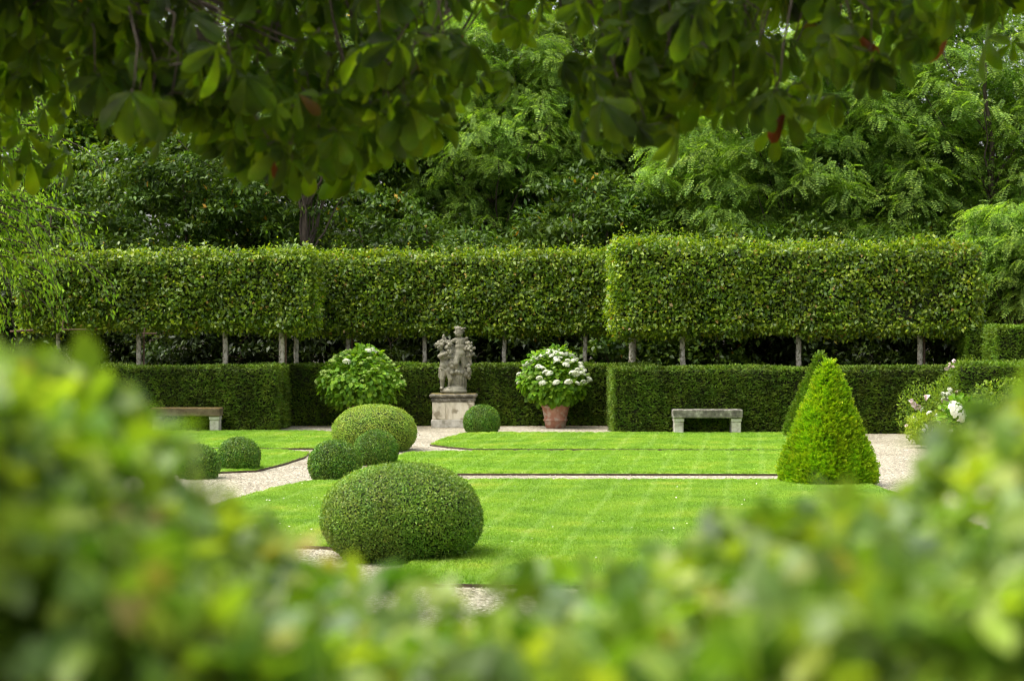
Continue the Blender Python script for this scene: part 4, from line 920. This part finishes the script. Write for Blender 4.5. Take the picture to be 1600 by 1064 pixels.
    mesh_np('crown', np.concatenate(Vs), np.concatenate(Fs), M['chestnut'], root, smooth=True, uv=np.concatenate(Us))
    tw.build('trunk', M['bark'], root, True)
chestnut()

# ------------------------------------------------------------------ blurred hedge right before the camera
def front_hedge():
    y0, y1, yr = 1.75, 2.5, 2.2
    pf = [(-400, 605), (0, 612), (60, 622), (120, 645), (170, 705), (212, 762), (258, 810), (305, 848), (365, 885), (435, 922), (500, 958), (560, 980), (640, 988), (720, 985), (800, 978), (880, 976), (960, 970), (1020, 962), (1080, 938), (1140, 912), (1200, 890), (1270, 868), (1340, 850), (1390, 850), (1440, 830), (1490, 785), (1530, 715), (1565, 670), (1600, 650), (2000, 615)]
    bx = np.array([X(p, yr) for p, _ in pf]); bz = np.array([Z(q, yr) for _, q in pf])
    xs = 2.3; root = empty('hornbeam_hedge', (0, (y0 + y1) / 2, 0)); tag(root, 'blurred bright green leafy hedge in front of the camera, dipping in the middle', 'hedge')
    yc = (y0 + y1) / 2
    P, Nn = [], []
    n = 15000; x = np.concatenate([R.uniform(-xs, xs, n // 3), R.uniform(-.85, .85, n - n // 3)])
    top = np.interp(x, bx, bz); h = R.random(len(x)); z = np.where(R.random(len(x)) < .8, top - h * .55, top * h)
    p = np.stack([x, y0 - yc + R.random(len(x)) * .12, z], 1); P.append(p); Nn.append(np.tile([0, -1., 0], (len(x), 1)))
    n = 7000; x = np.concatenate([R.uniform(-xs, xs, n // 3), R.uniform(-.95, .95, n - n // 3)]); top = np.interp(x, bx, bz)
    sl = np.gradient(bz, bx); s_ = np.interp(x, bx, sl)
    P.append(np.stack([x, R.uniform(y0 - yc, y1 - yc, len(x)), top - R.random(len(x)) ** 1.5 * .10 + .005], 1)); Nn.append(nrm(np.stack([-s_, 0 * x, 1 + 0 * x], 1)))
    n = 3500; x = R.uniform(-xs, xs, n); top = np.interp(x, bx, bz); P.append(np.stack([x, y1 - yc - R.random(n) * .12, top * (R.random(n))], 1)); Nn.append(np.tile([0, 1., 0], (n, 1)))
    P, Nn = np.concatenate(P), np.concatenate(Nn); m = len(P); P = P + fn(P, 9, 5)[:, None] * Nn * .028
    D = nrm(Nn * .5 + R.normal(size=(m, 3)) * .7 + np.array([0, 0, -.1])); U = nrm(Nn * .9 + np.array([0, 0, .6]) + R.normal(size=(m, 3)) * .5)
    V, Fq, uv = scatter(T_ovate(.66, .08, .15), P, D, U, .054 * R.uniform(.5, 1.2, m)); mesh_np('foliage', V, Fq, M['hornbeam'], root, smooth=True)
    b = MB(); rings = []
    for xx in np.linspace(-xs + .05, xs - .05, 60):
        t = np.interp(xx, bx, bz) - .14; rings.append([(xx, y0 - yc + .13, 0), (xx, y1 - yc - .13, 0), (xx, y1 - yc - .13, t), (xx, y0 - yc + .13, t)])
    b.loft(rings); b.build('dark_core', M['hornbeam_inner'], root)  # solid core, dark colour in place of shade between the leaves
front_hedge()

# ------------------------------------------------------------------ light, sky, camera
SUN_EL, SUN_AZ = math.radians(64), math.radians(-95)      # azimuth from +Y towards +X: from the left
w = bpy.data.worlds.new('World'); SC.world = w; w.use_nodes = True
N, L = w.node_tree.nodes, w.node_tree.links
for n_ in list(N): N.remove(n_)
sky = N.new('ShaderNodeTexSky'); sky.sky_type = 'NISHITA'; sky.sun_disc = False; sky.sun_elevation = SUN_EL; sky.sun_rotation = SUN_AZ
sky.air_density = 1.0; sky.dust_density = 6.0; sky.ozone_density = .6
hs = N.new('ShaderNodeHueSaturation'); hs.inputs['Saturation'].default_value = .35
bg = N.new('ShaderNodeBackground'); bg.inputs['Strength'].default_value = .15
wo = N.new('ShaderNodeOutputWorld'); L.new(sky.outputs[0], hs.inputs['Color']); L.new(hs.outputs[0], bg.inputs[0]); L.new(bg.outputs[0], wo.inputs[0])
ld = bpy.data.lights.new('sun', 'SUN'); ld.energy = .85; ld.angle = math.radians(50); ld.color = (1, .96, .88)
lo = link(bpy.data.objects.new('sun', ld)); d = Vector((math.sin(SUN_AZ) * math.cos(SUN_EL), math.cos(SUN_AZ) * math.cos(SUN_EL), math.sin(SUN_EL)))
lo.rotation_euler = (-d).to_track_quat('-Z', 'Y').to_euler(); lo.location = d * 50

cd = bpy.data.cameras.new('camera'); cam = link(bpy.data.objects.new('camera', cd)); SC.camera = cam
cd.lens = 70; cd.sensor_width = 36; cd.clip_start = .1; cd.clip_end = 2000
cam.location = (0, 0, CAM_Z); cam.rotation_euler = (math.pi / 2 - math.atan(25 / F_PX), 0, 0)
cd.dof.use_dof = True; cd.dof.focus_distance = 26; cd.dof.aperture_fstop = 2.9; cd.dof.aperture_blades = 0

SC.view_settings.view_transform = 'Standard'; SC.view_settings.look = 'None'; SC.view_settings.gamma = 1; SC.view_settings.exposure = 1.38
cy = SC.cycles; cy.filter_width = 1.15; cy.use_denoising = True
try: cy.denoiser = 'OPENIMAGEDENOISE'
except Exception: pass
cy.max_bounces = 6; cy.diffuse_bounces = 3; cy.glossy_bounces = 2; cy.transmission_bounces = 4; cy.use_adaptive_sampling = True; cy.adaptive_threshold = .02
